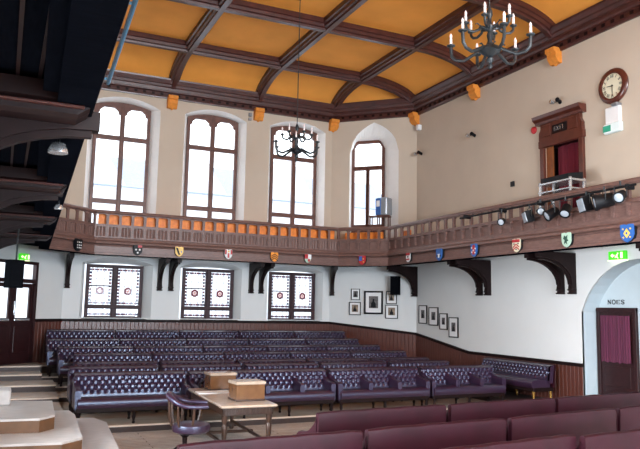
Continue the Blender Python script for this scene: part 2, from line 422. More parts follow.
# light-giving windows of the unseen walls
def plain_window(x0, x1, z0, z1, org, dx, dn):
    WIN[0] += 1; r = sempty('window_%d' % WIN[0]); mb = MB(); m_ = (x0 + x1) / 2
    plate(mb, [(x0, z0), (x1, z0), (x1, z1), (x0, z1)], [[(x0 + .08, z0 + .08), (m_ - .05, z0 + .08), (m_ - .05, z1 - .08), (x0 + .08, z1 - .08)], [(m_ + .05, z0 + .08), (x1 - .08, z0 + .08), (x1 - .08, z1 - .08), (m_ + .05, z1 - .08)]], .08, org, dx, dn)
    mb.build('window_frame', M['frame'], r)
    o = Vector(org) + Vector(dn) * .04; dx = Vector(dx); up = Vector((0, 0, 1))
    MB().add([tuple(o + dx * a + up * b) for a, b in ((x0, z0), (x1, z0), (x1, z1), (x0, z1))], [(0, 1, 2, 3)]).build('pane', M['pane'], r)
for a, b in FW:
    plain_window(a, b, 1.5, 3.6, (0, YF - .1, 0), (1, 0, 0), (0, -1, 0)); plain_window(a, b, 4.6, 8.57, (0, YF - .1, 0), (1, 0, 0), (0, -1, 0))
for a, b in LW: plain_window(a, b, 1.2, 3.3, (XL - .1, 0, 0), (0, 1, 0), (-1, 0, 0))

# ------------------------------------------------------------------ ceiling
XN = [1.56, 4.42, 7.29, 10.05]; YN = [18.88, 15.68, 12.48, 9.28, 6.08, 2.88, -.32, -3.5]
WC = 2.11
def vz(s, top=9.86, bot=9.10): return bot + (top - bot) * math.sqrt(max(0, 1 - s * s))
cm = MB()
def grid(fn, nu, nv):
    vs = [fn(i / nu, j / nv) for j in range(nv + 1) for i in range(nu + 1)]
    fs = [(j * (nu + 1) + i, j * (nu + 1) + i + 1, (j + 1) * (nu + 1) + i + 1, (j + 1) * (nu + 1) + i) for j in range(nv) for i in range(nu)]
    cm.add(vs, fs)
NC = 14
ease = lambda u: math.sin(u * PI / 2)
cm.add([(1.56, YF, 9.86), (10.05, YF, 9.86), (10.05, 18.88, 9.86), (1.56, 18.88, 9.86)], [(0, 1, 2, 3)])
grid(lambda u, v: (10.05 + WC * ease(v), YF + (18.88 - YF) * u, vz(ease(v))), 1, NC)
grid(lambda u, v: (1.56 - WC * ease(v), YF + (18.88 - YF) * u, vz(ease(v))), 1, NC)
grid(lambda u, v: (1.56 + 8.49 * u, 18.88 + 2.12 * ease(v), vz(ease(v))), 1, NC)
grid(lambda u, v: (10.05 + WC * ease(v) * u, 18.88 + 2.12 * ease(v) * (1 - u), vz(ease(v))), 8, NC)
grid(lambda u, v: (1.56 - WC * ease(v) * u, 18.88 + 2.12 * ease(v) * (1 - u), vz(ease(v))), 8, NC)
cl = struct(cm.build('ceiling', M['ochre'], smooth=True))
PROF = [(-.17, .34), (-.17, .17), (-.135, .15), (-.125, .07), (-.075, .055), (-.065, 0), (.065, 0), (.075, .055), (.125, .07), (.135, .15), (.17, .17), (.17, .34)]
def beam(p0, p1):
    p0 = Vector(p0); p1 = Vector(p1); t = (p1 - p0).normalized(); sd = Vector((0, 0, 1)).cross(t)
    MB().sweep(PROF, [p0, p1], [sd] * 2, [(0, 0, 1)] * 2).build('beam', M['beam'], cl)
ZB = 9.56
for x in XN: beam((x, YF, ZB), (x, 18.88, ZB))
for y in YN: beam((1.56, y, ZB + .004), (10.05, y, ZB + .004))
def rib(node, wall, z0=8.82):
    n = Vector((node[0], node[1], 0)); w_ = Vector((wall[0], wall[1], 0)); d = (w_ - n); Lh = d.length; d.normalize()
    Lh -= .06; sd = Vector((0, 0, 1)).cross(d); pts = []; ups = []; K = 16
    for i in range(K + 1):
        a = i / K * PI / 2
        pts.append(n + d * (Lh * math.sin(a)) + Vector((0, 0, z0 + (ZB - z0) * math.cos(a))))
        nn = Vector((d.x * math.sin(a) / Lh, d.y * math.sin(a) / Lh, math.cos(a) / (ZB - z0))); nn = nn.normalized()
        if i == 0: nn = Vector((0, 0, 1))
        ups.append(nn)
    MB().sweep(PROF, pts, [sd] * (K + 1), ups).build('rib', M['beam'], cl, smooth=False)
    c = MB(); c.M = Matrix.Translation((wall[0], wall[1], 0)) @ Matrix.Rotation(math.atan2(d.y, d.x), 4, 'Z')
    c.prism([(0, 8.46), (-.10, 8.46), (-.20, 8.60), (-.20, 8.70), (-.26, 8.74), (-.26, 8.84), (0, 8.84)], -.15, .15, 'y')
    c.lathe([(.0, 8.40), (.05, 8.44), (.06, 8.5)], 8, -.06, 0)
    c.build('corbel', M['corbel'], cl)
for x in XN: rib((x, 18.88), (x, 21.0))
for y in YN:
    rib((10.05, y), (12.16, y)); rib((1.56, y), (-.55, y))
# cornice round the room
CP = [(0, 8.76), (.05, 8.76), (.06, 8.80), (.08, 8.82), (.08, 8.93), (.14, 8.95), (.16, 9.00), (.17, 9.07), (.21, 9.09), (.24, 9.16), (.28, 9.18), (.33, 9.28), (.34, 9.33), (0, 9.33)]
per = [A, B, Cc, D, E_, F]
def offs(per, d):
    out = []; n = len(per)
    for i in range(n):
        p = Vector(per[i]); a = (p - Vector(per[i - 1])).normalized(); b = (Vector(per[(i + 1) % n]) - p).normalized()
        na = Vector((a.y, -a.x)); nb = Vector((b.y, -b.x)); m_ = (na + nb).normalized(); out.append(p + m_ * (d / m_.dot(na)))
    return out
cols = [(offs(per, d), z) for d, z in CP]
n = len(per); vs = []; fs = []
for k in range(n):
    for ps, z in cols: vs.append((ps[k].x, ps[k].y, z))
nn = len(CP)
for k in range(n):
    for i in range(nn): fs.append((k * nn + i, k * nn + (i + 1) % nn, ((k + 1) % n) * nn + (i + 1) % nn, ((k + 1) % n) * nn + i))
tr = struct(MB().add(vs, fs).build('trim_1', M['beam']))
dn = MB()
for k in range(n):
    p = Vector(per[k]); e = Vector(per[(k + 1) % n]); L = (e - p).length; d = (e - p).normalized(); nr = Vector((d.y, -d.x))
    if k in (3,): continue
    m_ = int(L / .26)
    for i in range(m_):
        c0 = p + d * ((i + .5) * L / m_)
        dn.M = Matrix.Translation((c0.x, c0.y, 0)) @ Matrix.Rotation(math.atan2(d.y, d.x), 4, 'Z')
        dn.box(-.045, .045, -.10, -.07, 8.84, 8.915)
dn.build('dentil', M['legs'], tr)

# ------------------------------------------------------------------ wainscot
def wainscot(pts, nm):
    """pts: (x, y, ztop, zbot)"""
    bd = MB(); cap = MB()
    for (x0, y0, t0, b0), (x1, y1, t1, b1) in zip(pts[:-1], pts[1:]):
        d = Vector((x1 - x0, y1 - y0)); L = d.length; d.normalize(); nr = Vector((d.y, -d.x)); m_ = max(1, int(L / .12))
        for i in range(m_):
            s0 = i * L / m_; s1 = (i + 1) * L / m_
            def pt(s, o, top):
                f = s / L; return (x0 + d.x * s + nr.x * o, y0 + d.y * s + nr.y * o, (t0 + (t1 - t0) * f) if top else (b0 + (b1 - b0) * f))
            v = [pt(s0, .008, 0), pt(s1, .008, 0), pt(s1, .008, 1), pt(s0, .008, 1), pt(s0 + .010, .02, 0), pt(s1 - .010, .02, 0), pt(s1 - .010, .02, 1), pt(s0 + .010, .02, 1)]
            bd.add(v, [(4, 5, 6, 7), (0, 4, 7, 3), (1, 2, 6, 5), (0, 1, 5, 4), (3, 7, 6, 2)])
        a = Vector((x0, y0, t0)); b = Vector((x1, y1, t1)); n3 = Vector((nr.x, nr.y, 0))
        cap.sweep([(0, -.05), (.045, -.05), (.05, -.01), (.07, .0), (.07, .03), (0, .03)], [a, b], [n3] * 2, [(0, 0, 1)] * 2)
    o = struct(bd.build(nm, M['wains'])); cap.build('cap_rail', M['dark'], o); return o
wainscot([(A[0], 21.0, 1.86, 0), (B[0], 21.0, 1.86, 0), (Cc[0], Cc[1], 1.58, 0), (XR, 16.15, 1.17, 0), (XR, NY1, 1.15, 0)], 'trim_2')
wainscot([(.84, 20.28, 1.86, 0), (A[0], 21.0, 1.86, 0)], 'trim_3')

# ------------------------------------------------------------------ door_1 double glazed door on the left corner
ang = PI / 4
dr = sempty('door_1', (F[0], F[1], 0), ang)
fr = MB(); plate(fr, [(sL, .72), (sR, .72), (sR, 3.42), (sL, 3.42)],
    [[(sL + .07, .74), (sL + .07, 2.84), (sR - .07, 2.84), (sR - .07, .74)], [(sL + .09, 2.95), (sL + .09, 3.34), ((sL + sR) / 2 - .04, 3.34), ((sL + sR) / 2 - .04, 2.95)], [((sL + sR) / 2 + .04, 2.95), ((sL + sR) / 2 + .04, 3.34), (sR - .09, 3.34), (sR - .09, 2.95)]],
    .12, (0, -.07, 0), (1, 0, 0), (0, 1, 0)); fr.build('door_frame', M['door'], dr)
mid = (sL + sR) / 2
for a, b in ((sL + .07, mid - .005), (mid + .005, sR - .07)):
    lf = MB(); plate(lf, [(a, .74), (b, .74), (b, 2.83), (a, 2.83)], [[(a + .12, 1.92), (a + .12, 2.72), (b - .12, 2.72), (b - .12, 1.92)]], .05, (0, .01, 0), (1, 0, 0), (0, 1, 0))
    lfo = lf.build('door_leaf', M['door'], dr)
    MB().add([(a + .1, .07, 1.9), (b - .1, .07, 1.9), (b - .1, .07, 2.74), (a + .1, .07, 2.74)], [(0, 1, 2, 3)]).build('pane', M['pane'], lfo)
    MB().bbox(a + .10, b - .10, -.01, .03, 1.02, 1.7, .012).build('door_panel', M['door'], lfo)
    MB().bbox(a + .08, b - .08, -.02, .02, 1.84, 1.90, .01).build('push_rail', M['silver'], lfo)
MB().bbox(mid + .03, mid + .07, -.04, .0, 2.0, 2.35, .008).build('door_handle', M['silver'], dr)
MB().add([(sL, .09, 2.9), (sR, .09, 2.9), (sR, .09, 3.36), (sL, .09, 3.36)], [(0, 1, 2, 3)]).build('pane', M['pane'], dr)

# door_2 NOES door in the alcove
X2 = XR + .44
dr = sempty('door_2', (X2, 0, 0))
fr = MB(); y0, y1 = 10.79, 11.90
fr.bbox(-.02, .06, y0, y0 + .09, 0, 2.45, .01).bbox(-.02, .06, y1 - .09, y1, 0, 2.45, .01).bbox(-.03, .06, y0, y1, 2.36, 2.46, .01); fr.build('door_frame', M['door'], dr)
lf = MB(); lf.box(.01, .05, y0 + .09, y1 - .09, .01, 2.36); lfo = lf.build('door_leaf', M['door'], dr)
for z0, z1 in ((.15, .6), (.7, 1.15)): MB().bbox(-.005, .012, y0 + .2, y1 - .2, z0, z1, .006).build('door_panel', M['door'], lfo)
cu = MB(); K = 60; vs = []
for i in range(K + 1):
    y = y0 + .14 + (y1 - y0 - .28) * i / K; x = -.04 + .012 * math.sin(i * 1.3) + .006 * math.sin(i * .47)
    vs += [(x, y, 1.24 + .01 * math.sin(i * .5)), (x, y, 2.28)]
cu.add(vs, [(2 * i, 2 * i + 2, 2 * i + 3, 2 * i + 1) for i in range(K)]).build('door_curtain', M['blind'], dr, smooth=True)
fr = MB(); fr.bbox(-.02, .06, 8.70, 8.80, 0, 3.2, .01).bbox(-.02, .06, 10.45, 10.55, 0, 3.2, .01).bbox(-.02, .06, 8.7, 10.55, 3.1, 3.2, .01)
dr3 = sempty('door_3', (X2, 0, 0)); fr.build('door_frame', M['dark'], dr3); MB().box(.01, .05, 8.8, 10.45, .01, 3.1).build('door_leaf', M['door'], dr3)

def text(s, size, m, name, parent=None, mw=None, ext=.004):
    cu = bpy.data.curves.new('t', 'FONT'); cu.body = s; cu.size = size; cu.extrude = ext; cu.align_x = 'CENTER'; cu.align_y = 'CENTER'
    ob = bpy.data.objects.new('t', cu); C.objects.link(ob); dg = bpy.context.evaluated_depsgraph_get(); dg.update()
    me = bpy.data.meshes.new_from_object(ob.evaluated_get(dg)); bpy.data.objects.remove(ob)
    if mw is not None: me.transform(mw)
    me.materials.clear(); me.materials.append(m)
    return link(name, me, parent)
# text facing -X on the right wall: local x -> -Y, local y -> Z
def facemx(loc, xd): 
    xd = Vector(xd).normalized(); up = Vector((0, 0, 1)); nz_ = xd.cross(up)
    m_ = Matrix((xd, up, nz_)).transposed().to_4x4(); m_.translation = Vector(loc); return m_
def seriftext(s, w_, h, loc, xd, m, name, parent=None):
    """hand-cut serif capitals N O E S X I T"""
    mb = MB(); mb.M = facemx(loc, xd); cwid = w_ / len(s); t = cwid * .2; e = .004
    for k, ch in enumerate(s):
        x0 = -w_ / 2 + k * cwid + cwid * .08; x1 = x0 + cwid * .8
        def bar(a, b, wd):
            a = Vector((a[0], a[1])); b = Vector((b[0], b[1])); d = (b - a).normalized(); n_ = Vector((-d.y, d.x)) * wd / 2
            pts = [a + n_, a - n_, b - n_, b + n_]; mb.prism([(p.x, p.y) for p in pts], 0, e)
        th = t; tn = t * .5
        if ch == 'N':
            bar((x0 + tn, 0), (x0 + tn, h), tn); bar((x1 - tn, 0), (x1 - tn, h), tn); bar((x0 + tn, h - .005), (x1 - tn, .005), th)
            bar((x0 - tn, h), (x0 + th, h), tn * .6); bar((x0 - tn, 0), (x0 + th, 0), tn * .6); bar((x1 - th, h), (x1 + tn, h), tn * .6)
        elif ch == 'O':
            P = [((x0 + x1) / 2 + (x1 - x0) / 2 * .92 * math.cos(a), h / 2 + h / 2 * math.sin(a)) for a in [2 * PI * i / 16 for i in range(17)]]
            for a, b in zip(P[:-1], P[1:]): bar(a, b, th * .8)
        elif ch == 'E':
            bar((x0 + th / 2, 0), (x0 + th / 2, h), th); bar((x0, h - tn / 2), (x1, h - tn / 2), tn); bar((x0, tn / 2), (x1, tn / 2), tn); bar((x0, h / 2), (x1 - th * .6, h / 2), tn)
            bar((x1 - tn / 2, h), (x1 - tn / 2, h * .75), tn * .6); bar((x1 - tn / 2, 0), (x1 - tn / 2, h * .25), tn * .6)
        elif ch == 'S':
            P = [(x1, h * .82), ((x0 + x1) / 2, h), (x0 + tn, h * .86), (x0 + tn, h * .64), ((x0 + x1) / 2, h * .5), (x1 - tn, h * .36), (x1 - tn, h * .14), ((x0 + x1) / 2, 0), (x0, h * .18)]
            for i, (a, b) in enumerate(zip(P[:-1], P[1:])): bar(a, b, th if 2 < i < 5 else th * .7)
        elif ch == 'X':
            bar((x0, h), (x1, 0), th); bar((x0, 0), (x1, h), tn)
        elif ch == 'I':
            bar(((x0 + x1) / 2, 0), ((x0 + x1) / 2, h), th)
        elif ch == 'T':
            bar(((x0 + x1) / 2, 0), ((x0 + x1) / 2, h), th); bar((x0, h - tn / 2), (x1, h - tn / 2), tn)
    return mb.build(name, m, parent)
tag(seriftext('NOES', .50, .095, (XR + .496, 11.37, 2.54), (0, -1, 0), M['black'], 'lettering'), 'black serif capitals NOES painted on the white alcove wall above the curtained door', 'lettering')

# upper door frame
dr = thing('door_surround', 'carved oak door surround with pediment above the maroon curtain on the gallery', 'door surround', (XR, 0, 0))
fr = MB(); fr.bbox(-.09, 0, 12.94, 13.08, 4.0, 6.5, .012).bbox(-.09, 0, 11.66, 11.80, 3.98, 6.5, .012); fr.build('jamb', M['walnut'], dr)
MB().bbox(-.10, 0, 11.62, 13.12, 6.42, 6.62, .02).build('lintel', M['walnut'], dr)
MB().prism([(11.66, 6.6), (13.08, 6.6), (13.08, 6.8), (13.02, 6.9), (13.02, 7.05), (11.72, 7.05), (11.72, 6.9), (11.66, 6.8)], -.10, .0, 'x').build('frieze', M['walnut'], dr)
pd = MB().prism([(0, 7.02), (-.14, 7.02), (-.16, 7.08), (-.24, 7.14), (-.26, 7.22), (0, 7.22)], 11.60, 13.16, 'y').build('pediment', M['walnut'], dr)
for a, b in ((11.78, 12.08), (12.66, 12.96)): MB().bbox(-.125, -.09, a, b, 6.68, 6.98, .012).build('frieze_panel', M['walnut'], dr)
pq = MB().bbox(-.125, -.09, 12.12, 12.60, 6.70, 6.92, .01).build('plaque', M['dark'], dr)
seriftext('EXIT', .34, .10, (-.127, 12.36, 6.76), (0, -1, 0), M['silver'], 'lettering', pq)
tag(MB().box(XR + .006, XR + .046, 12.72, 12.935, 4.0, 6.44).build('door_leaf', M['leaf']), 'amber varnished door edge standing open left of the maroon gallery curtain', 'door')
cu = MB(); K = 70; vs = []
for i in range(K + 1):
    y = 11.80 + .94 * i / K; x = XR + .22 + .035 * math.sin(i * .95) + .015 * math.sin(i * .31)
    vs += [(x, y, 4.02), (x, y, 6.44)]
o = cu.add(vs, [(2 * i, 2 * i + 2, 2 * i + 3, 2 * i + 1) for i in range(K)]).build('curtain', M['curtain'], smooth=True)
tag(o, 'maroon pleated curtain hanging in the upper doorway on the gallery', 'curtain')

# ------------------------------------------------------------------ gallery
gal = thing('gallery', 'dark carved oak gallery with pierced railing running round the chamber walls', 'gallery')
def bay_mesh(w_, slats=True, nm='railing_panel'):
    mb = MB(); a = .038
    def ar(z0, z1): return [(a, z0), (a, z1 - .045), (a + .012, z1 - .02), (a + .04, z1), (w_ - a - .04, z1), (w_ - a - .012, z1 - .02), (w_ - a, z1 - .045), (w_ - a, z0)]
    plate(mb, [(0, 4.15), (w_, 4.15), (w_, 4.85), (0, 4.85)], [ar(4.55, 4.825), ar(4.21, 4.475)], .045 if slats else .07, (0, -.02 if slats else -.045, 0), (1, 0, 0), (0, 1, 0))
    mb.box(a - .02, w_ - a + .02, .012, .028, 4.19, 4.50)
    k = 3 if slats else 0; s_ = (w_ - 2 * a) / 3
    for i in range(k):
        x = a + i * s_; mb.prism([(x + .008, .014), (x + s_ / 2, -.002), (x + s_ - .008, .014)], 4.20, 4.49)
    return mb.mesh(nm, M['wood'])
def sect(p0, p1, wall0, wall1, nb, m0=0, m1=0):
    """front line p0->p1 (room on the right-hand side going p0->p1), m0/m1 mitre slopes"""
    p0 = Vector(p0 + (0,)); p1 = Vector(p1 + (0,)); d = (p1 - p0); L = d.length; d.normalize(); a = math.atan2(d.y, d.x)
    # local frame: x along, y away from room
    def P(name, m, mb): return mb.build(name, m, gal, loc=tuple(p0), rotz=a)
    w_ = L / nb; me = bay_mesh(w_, abs(d.y) < .5 or p0.x < 5)
    for i in range(nb):
        o = link('railing_panel', me, gal, tuple(p0 + d * (i * w_)), a)
    def prof(pr, name, m):
        vs = []; n_ = len(pr)
        for y, z in pr: vs.append((y * m0, y, z))
        for y, z in pr: vs.append((L - y * m1, y, z))
        fs = [tuple(range(n_)), tuple(reversed(range(n_, 2 * n_)))] + [(i, n_ + i, n_ + (i + 1) % n_, (i + 1) % n_) for i in range(n_)]
        P(name, m, MB().add(vs, fs))
    prof([(-.07, 4.86), (-.06, 4.91), (-.03, 4.94), (.09, 4.94), (.12, 4.91), (.12, 4.86), (.08, 4.845), (-.02, 4.845)], 'handrail', M['wood'])
    prof([(-.03, 4.17), (-.05, 4.15), (-.06, 4.10), (-.12, 4.05), (-.13, 4.00), (-.10, 3.985), (.08, 3.985), (.08, 4.17)], 'base_moulding', M['wood'])
    prof([(-.04, 3.94), (-.06, 3.93), (-.06, 3.75), (-.09, 3.74), (-.09, 3.69), (.14, 3.69), (.14, 3.985), (-.02, 3.985)], 'fascia', M['wood'])
    prof([(-.085, 3.678), (-.085, 3.69), (.16, 3.69), (.16, 3.678)], 'soffit_board', M['soffit'])  # added near-black strip, shade under the fascia put into its colour
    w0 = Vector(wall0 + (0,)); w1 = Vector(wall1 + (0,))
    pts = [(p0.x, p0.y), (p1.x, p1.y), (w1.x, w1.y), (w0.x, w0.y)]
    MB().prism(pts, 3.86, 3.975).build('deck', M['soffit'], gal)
t8 = math.tan(PI / 8)
GB0 = (2.19, 19.8); GB1 = (9.76, 19.8); GC = (10.96, 18.6)
GL0 = (.90, 18.6)
sect(GB0, GB1, A, B, 22, -t8, -t8)
sect(GB1, GC, B, Cc, 5, -t8, -t8)
sect(GC, (10.96, 8.3), Cc, (XR, 8.3), 27, -t8, 0)
sect((10.96, 8.3), (10.96, -5.5), (XR, 8.3), (XR, YF), 5, 0, 0)
sect(GL0, GB0, F, A, 5, -t8, -t8)
sect((.06, -5.5), (.40, 4.6), (XL, YF), (XL, 4.6), 4, 0, 0)
sect((.40, 4.6), GL0, (XL, 4.6), F, 30, 0, -t8)

def bracket(foot, dirv):
    d = Vector(dirv).normalized(); a = math.atan2(d.y, d.x); mb = MB()
    pts = [(0, 2.80), (.13, 2.80), (.15, 2.90), (.13, 3.0)]
    for i in range(9):
        t = i / 8 * PI / 2; pts.append((.13 + .92 * (1 - math.cos(t)), 3.0 + .58 * math.sin(t)))
    pts += [(1.12, 3.58), (1.12, 3.72), (0, 3.72)]
    mb.prism(pts, -.06, .06, 'y'); mb.bbox(0, .17, -.075, .075, 2.84, 2.88, .01).bbox(0, .17, -.075, .075, 2.76, 2.80, .01)
    mb.build('bracket', M['dark'], gal, loc=(foot[0], foot[1], 0), rotz=a)
    rp = MB(); P2 = []
    rp.sweep([(-.035, -.03), (.035, -.03), (.035, .03), (-.035, .03)], [(.15 + .92 * (1 - math.cos(i / 8 * PI / 2)), 0, 2.98 + .58 * math.sin(i / 8 * PI / 2)) for i in range(9)], [(0, 1, 0)] * 9, [(math.cos(i / 8 * PI / 2), 0, -math.sin(i / 8 * PI / 2)) for i in range(9)])
    rp.build('brace_moulding', M['legs'], gal, loc=(foot[0], foot[1], 0), rotz=a)
for x in (4.30, 4.64, 7.22, 7.56): bracket((x, 21.0), (0, -1))
bracket((1.66, 21.0), (0, -1)); bracket((10.10, 20.93), (-.35, -1))
for y in (15.56, 15.2, 12.48, 12.11, 9.35, 9.0, 6.2, 5.85): bracket((XR, y), (-1, 0))
bracket((12.14, 18.86), (-1, -.05))
LB = [15.1, 11.9, 8.65, 5.25, 2.0]
for y in LB: bracket((XL, y), (1, 0))
# cross beams and front beam below the left gallery
for y in LB:
    xf = .40 + .50 * (y - 4.6) / 14.0 + .07
    MB().sweep([(-.36, .22), (-.36, .10), (-.31, .08), (-.30, .02), (-.24, 0), (.24, 0), (.30, .02), (.31, .08), (.36, .10), (.36, .22)],
        [(XL, y, 3.60), (xf - .1, y, 3.60), (xf - .02, y, 3.66)], [(0, 1, 0)] * 3, [(0, 0, 1)] * 3).build('cross_beam', M['dark'], gal)
    for dy in (-.33, .33): MB().bbox(XL, xf - .06, y + dy - .03, y + dy + .03, 3.655, 3.675, .008).build('beam_moulding', M['beam'], gal)
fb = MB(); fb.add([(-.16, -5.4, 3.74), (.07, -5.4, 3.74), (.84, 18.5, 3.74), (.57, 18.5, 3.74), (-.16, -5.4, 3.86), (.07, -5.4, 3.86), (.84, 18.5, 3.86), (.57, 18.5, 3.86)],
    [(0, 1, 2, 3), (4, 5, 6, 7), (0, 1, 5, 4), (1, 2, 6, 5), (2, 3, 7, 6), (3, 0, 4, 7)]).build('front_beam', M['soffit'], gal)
for k in range(5):
    x = XL + .12 + k * .14; MB().box(x - .012, x + .012, -5.4, 18.3, 3.835, 3.865).build('soffit_batten', M['dark'], gal)
tag(MB().tube([(.515, 3.4, 3.86), (.575, 4.9, 3.86)], .014).tube([(.40, 3.5, 3.86), (.52, 3.5, 3.86)], .01).tube([(.44, 4.8, 3.86), (.57, 4.8, 3.86)], .01).build('pipe', M['pipe']), 'pale blue metal pipe fixed along the near left gallery edge', 'pipe')

# orange bench backs on the back gallery
o = MB(); o.bbox(2.3, 9.7, 19.97, 20.01, 3.98, 4.88, .01); 
o = o.build('seat_back', M['orange']); tag(o, 'long orange varnished seat back seen through the window gallery railing', 'seat back')
ob = MB(); ob.M = Matrix.Translation((10.03, 19.98, 0)) @ Matrix.Rotation(-PI / 4, 4, 'Z'); ob.bbox(.05, 1.35, -.02, .02, 3.98, 4.80, .01)
tag(ob.build('seat_back', M['orange']), 'shorter orange seat back behind the right corner gallery railing', 'seat back')
gb = MB(); gb.bbox(11.36, 11.40, 18.0, 18.45, 3.98, 4.80, .01)
tag(gb.build('seat_back', M['orange']), 'small orange seat back at the start of the right gallery', 'seat back')
gb = MB(); gb.bbox(11.30, 11.34, 17.2 - 4.6, 17.8, 4.0, 4.52, .01)

# ------------------------------------------------------------------ benches
def tufted(W, x0, z0, z1, yb, tilt, a=.125, b=.085, depth=.06, rows=3, th=.11, yfun=None, curve=0):
    """tufted backrest facing -y; returns MB"""
    mb = MB(); nu = int(W / .0155); nv = int((z1 - z0) / .016)
    vs = []
    zt = z1 - .06
    for j in range(nv + 1):
        v = j / nv; z = z0 + (z1 - z0) * v
        for i in range(nu + 1):
            x = x0 + W * i / nu
            V = (z - (zt - .02)) / b
            al = (x - x0) / a + V / 2; be = (x - x0) / a - V / 2
            ww = (math.sin(PI * al) ** 2 + math.sin(PI * be) ** 2) / 2
            q_ = min(1, max(0, (ww - .04) / .62)); h = q_ * q_ * (3 - 2 * q_)
            if z > zt: k_ = min(1, (z - zt) / .05); h = h * (1 - k_) + .85 * k_
            low = zt - b * rows
            if z < low:
                hh = abs(math.sin(PI * (x - x0) / a)) ** .35; k = min(1, (low - z) / .06); h = h * (1 - k) + .95 * k
            edge = 1.0
            rr = 1 - max(0, (v - .93) / .07)
            y = yb + tilt * v - th * (math.sqrt(max(0, 1 - (1 - rr) ** 2)) if v > .93 else 1) - depth * h * (rr if v > .93 else 1)
            vs.append((x, y, z))
    n0 = nu + 1
    fs = [(j * n0 + i, j * n0 + i + 1, (j + 1) * n0 + i + 1, (j + 1) * n0 + i) for j in range(nv) for i in range(nu)]
    mb.add(vs, fs)
    # back shell
    yb0 = yb; mb.add([(x0, yb0 - th, z0), (x0, yb0, z0), (x0, yb0 + tilt, z1), (x0, yb0 + tilt - th, z1 - .03)], [(0, 1, 2, 3)])
    mb.add([(x0 + W, yb0 - th, z0), (x0 + W, yb0, z0), (x0 + W, yb0 + tilt, z1), (x0 + W, yb0 + tilt - th, z1 - .03)], [(3, 2, 1, 0)])
    return mb

def make_bench(name, label, cat, W, H=.9, plain=False, dividers=(), feet='legs', endarms=True, group=None, rows=3, depth_=.62):
    t = thing(name, label, cat, group=group); L = M['leatherd'] if plain else M['leather']
    hw = W / 2; yb = .24; th = .10
    # seat
    pr = [(-.36, .30), (-.385, .34), (-.39, .40), (-.37, .45), (-.33, .475), (-.2, .485), (.0, .475), (.16, .46), (.16, .30)]
    MB().prism([(y, z) for y, z in pr], -hw + .05, hw - .05, 'x').build('seat', L, t, smooth=True)
    MB().bbox(-hw + .03, hw - .03, -.35, .26, .22, .31, .012).build('seat_rail', M['legs'], t)
    if plain:
        mb = MB(); K = 10
        pr = [(.16, .30), (.17, .85 * H), (.18, H - .02), (.20, H), (.24, H + .005), (.275, H - .01), (.285, H - .05), (.275, H - .2), (.262, .30)]
        K = 9; pts = []; N = 13
        vs = []; fs = []
        for i in range(N):
            x = -hw + .012 + (W - .024) * i / (N - 1); e_ = 1 if 0 < i < N - 1 else 0
            for y, z in pr: vs.append((x, .225 + (y - .225) * (1 if e_ else .8), z - (0 if e_ else .012) + .004 * math.sin(i * 2.1)))
        n_ = len(pr)
        for k in range(N - 1):
            for i in range(n_): fs.append((k * n_ + i, k * n_ + (i + 1) % n_, (k + 1) * n_ + (i + 1) % n_, (k + 1) * n_ + i))
        fs += [tuple(range(n_)), tuple(reversed(range((N - 1) * n_, N * n_)))]
        MB().add(vs, fs).build('backrest', L, t, smooth=True)
        st = MB()
        for s_ in (-1, 1):
            for z in [H - .08 - .035 * k for k in range(int((H - .4) / .035))]:
                st.lathe([(.0, z - .005), (.006, z), (.0, z + .005)], 6, s_ * (hw - .03), .272)
        st.build('nail_head', M['legs'], t)
    else:
        tufted(W - .04, -hw + .02, .40, H, yb - .02, .05, rows=rows).build('backrest', L, t, smooth=True)
        MB().add([(-hw + .01, yb - .01, .30), (hw - .01, yb - .01, .30), (hw - .01, yb + .045, H), (-hw + .01, yb + .045, H), (-hw + .01, yb + .02, .30), (hw - .01, yb + .02, .30), (hw - .01, yb + .07, H), (-hw + .01, yb + .07, H)],
                 [(0, 1, 2, 3), (4, 5, 6, 7), (0, 1, 5, 4), (1, 2, 6, 5), (2, 3, 7, 6), (3, 0, 4, 7)]).build('back_panel', M['leatherd'], t)
        MB().tube([(-hw + .015, yb + .045, H - .005), (hw - .015, yb + .045, H - .005)], .022, 8).build('top_roll', M['leatherd'], t, smooth=True)
    # arms: curved wing dropping from the back to a rolled arm
    def arm(x, w_=.09):
        mb = MB(); K = 12; top = []
        for i in range(K + 1):
            f = i / K; y = yb - .02 - f * .56
            z = .66 + (H - .06 - .66) * (1 - f) ** 3 if f < .9 else .66 - (f - .9) * .35
            top.append((y, z))
        vs = []; fs = []
        ring = [(-.5, -.12), (-.55, -.05), (-.42, -.012), (0, 0), (.42, -.012), (.55, -.05), (.5, -.12), (.42, -9), (-.42, -9)]
        n_ = len(ring)
        for (y, z) in top:
            for a, dz in ring: vs.append((x + a * w_ * 1.15, y, (z + dz) if dz > -5 else .28))
        for k in range(K):
            for i in range(n_): fs.append((k * n_ + i, k * n_ + (i + 1) % n_, (k + 1) * n_ + (i + 1) % n_, (k + 1) * n_ + i))
        fs += [tuple(range(n_)), tuple(reversed(range(K * n_, (K + 1) * n_)))]
        mb.add(vs, fs); mb.build('armrest', L, t, smooth=True)
    if endarms:
        arm(-hw + .05); arm(hw - .05)
    for x in dividers: arm(x, .085)
    # legs
    lm = M['gold'] if feet == 'gold' else M['legs']
    nl = max(2, int(W / 1.0) + 1)
    prof = [(.022, 0), (.03, .02), (.02, .05), (.034, .12), (.028, .16), (.04, .23)]
    lme = MB().lathe(prof, 10).mesh('leg', lm, True)
    for i in range(nl):
        for y in (-.31, .20):
            link('leg', lme, t, (-hw + .08 + (W - .16) * i / (nl - 1), y, 0))
    return t

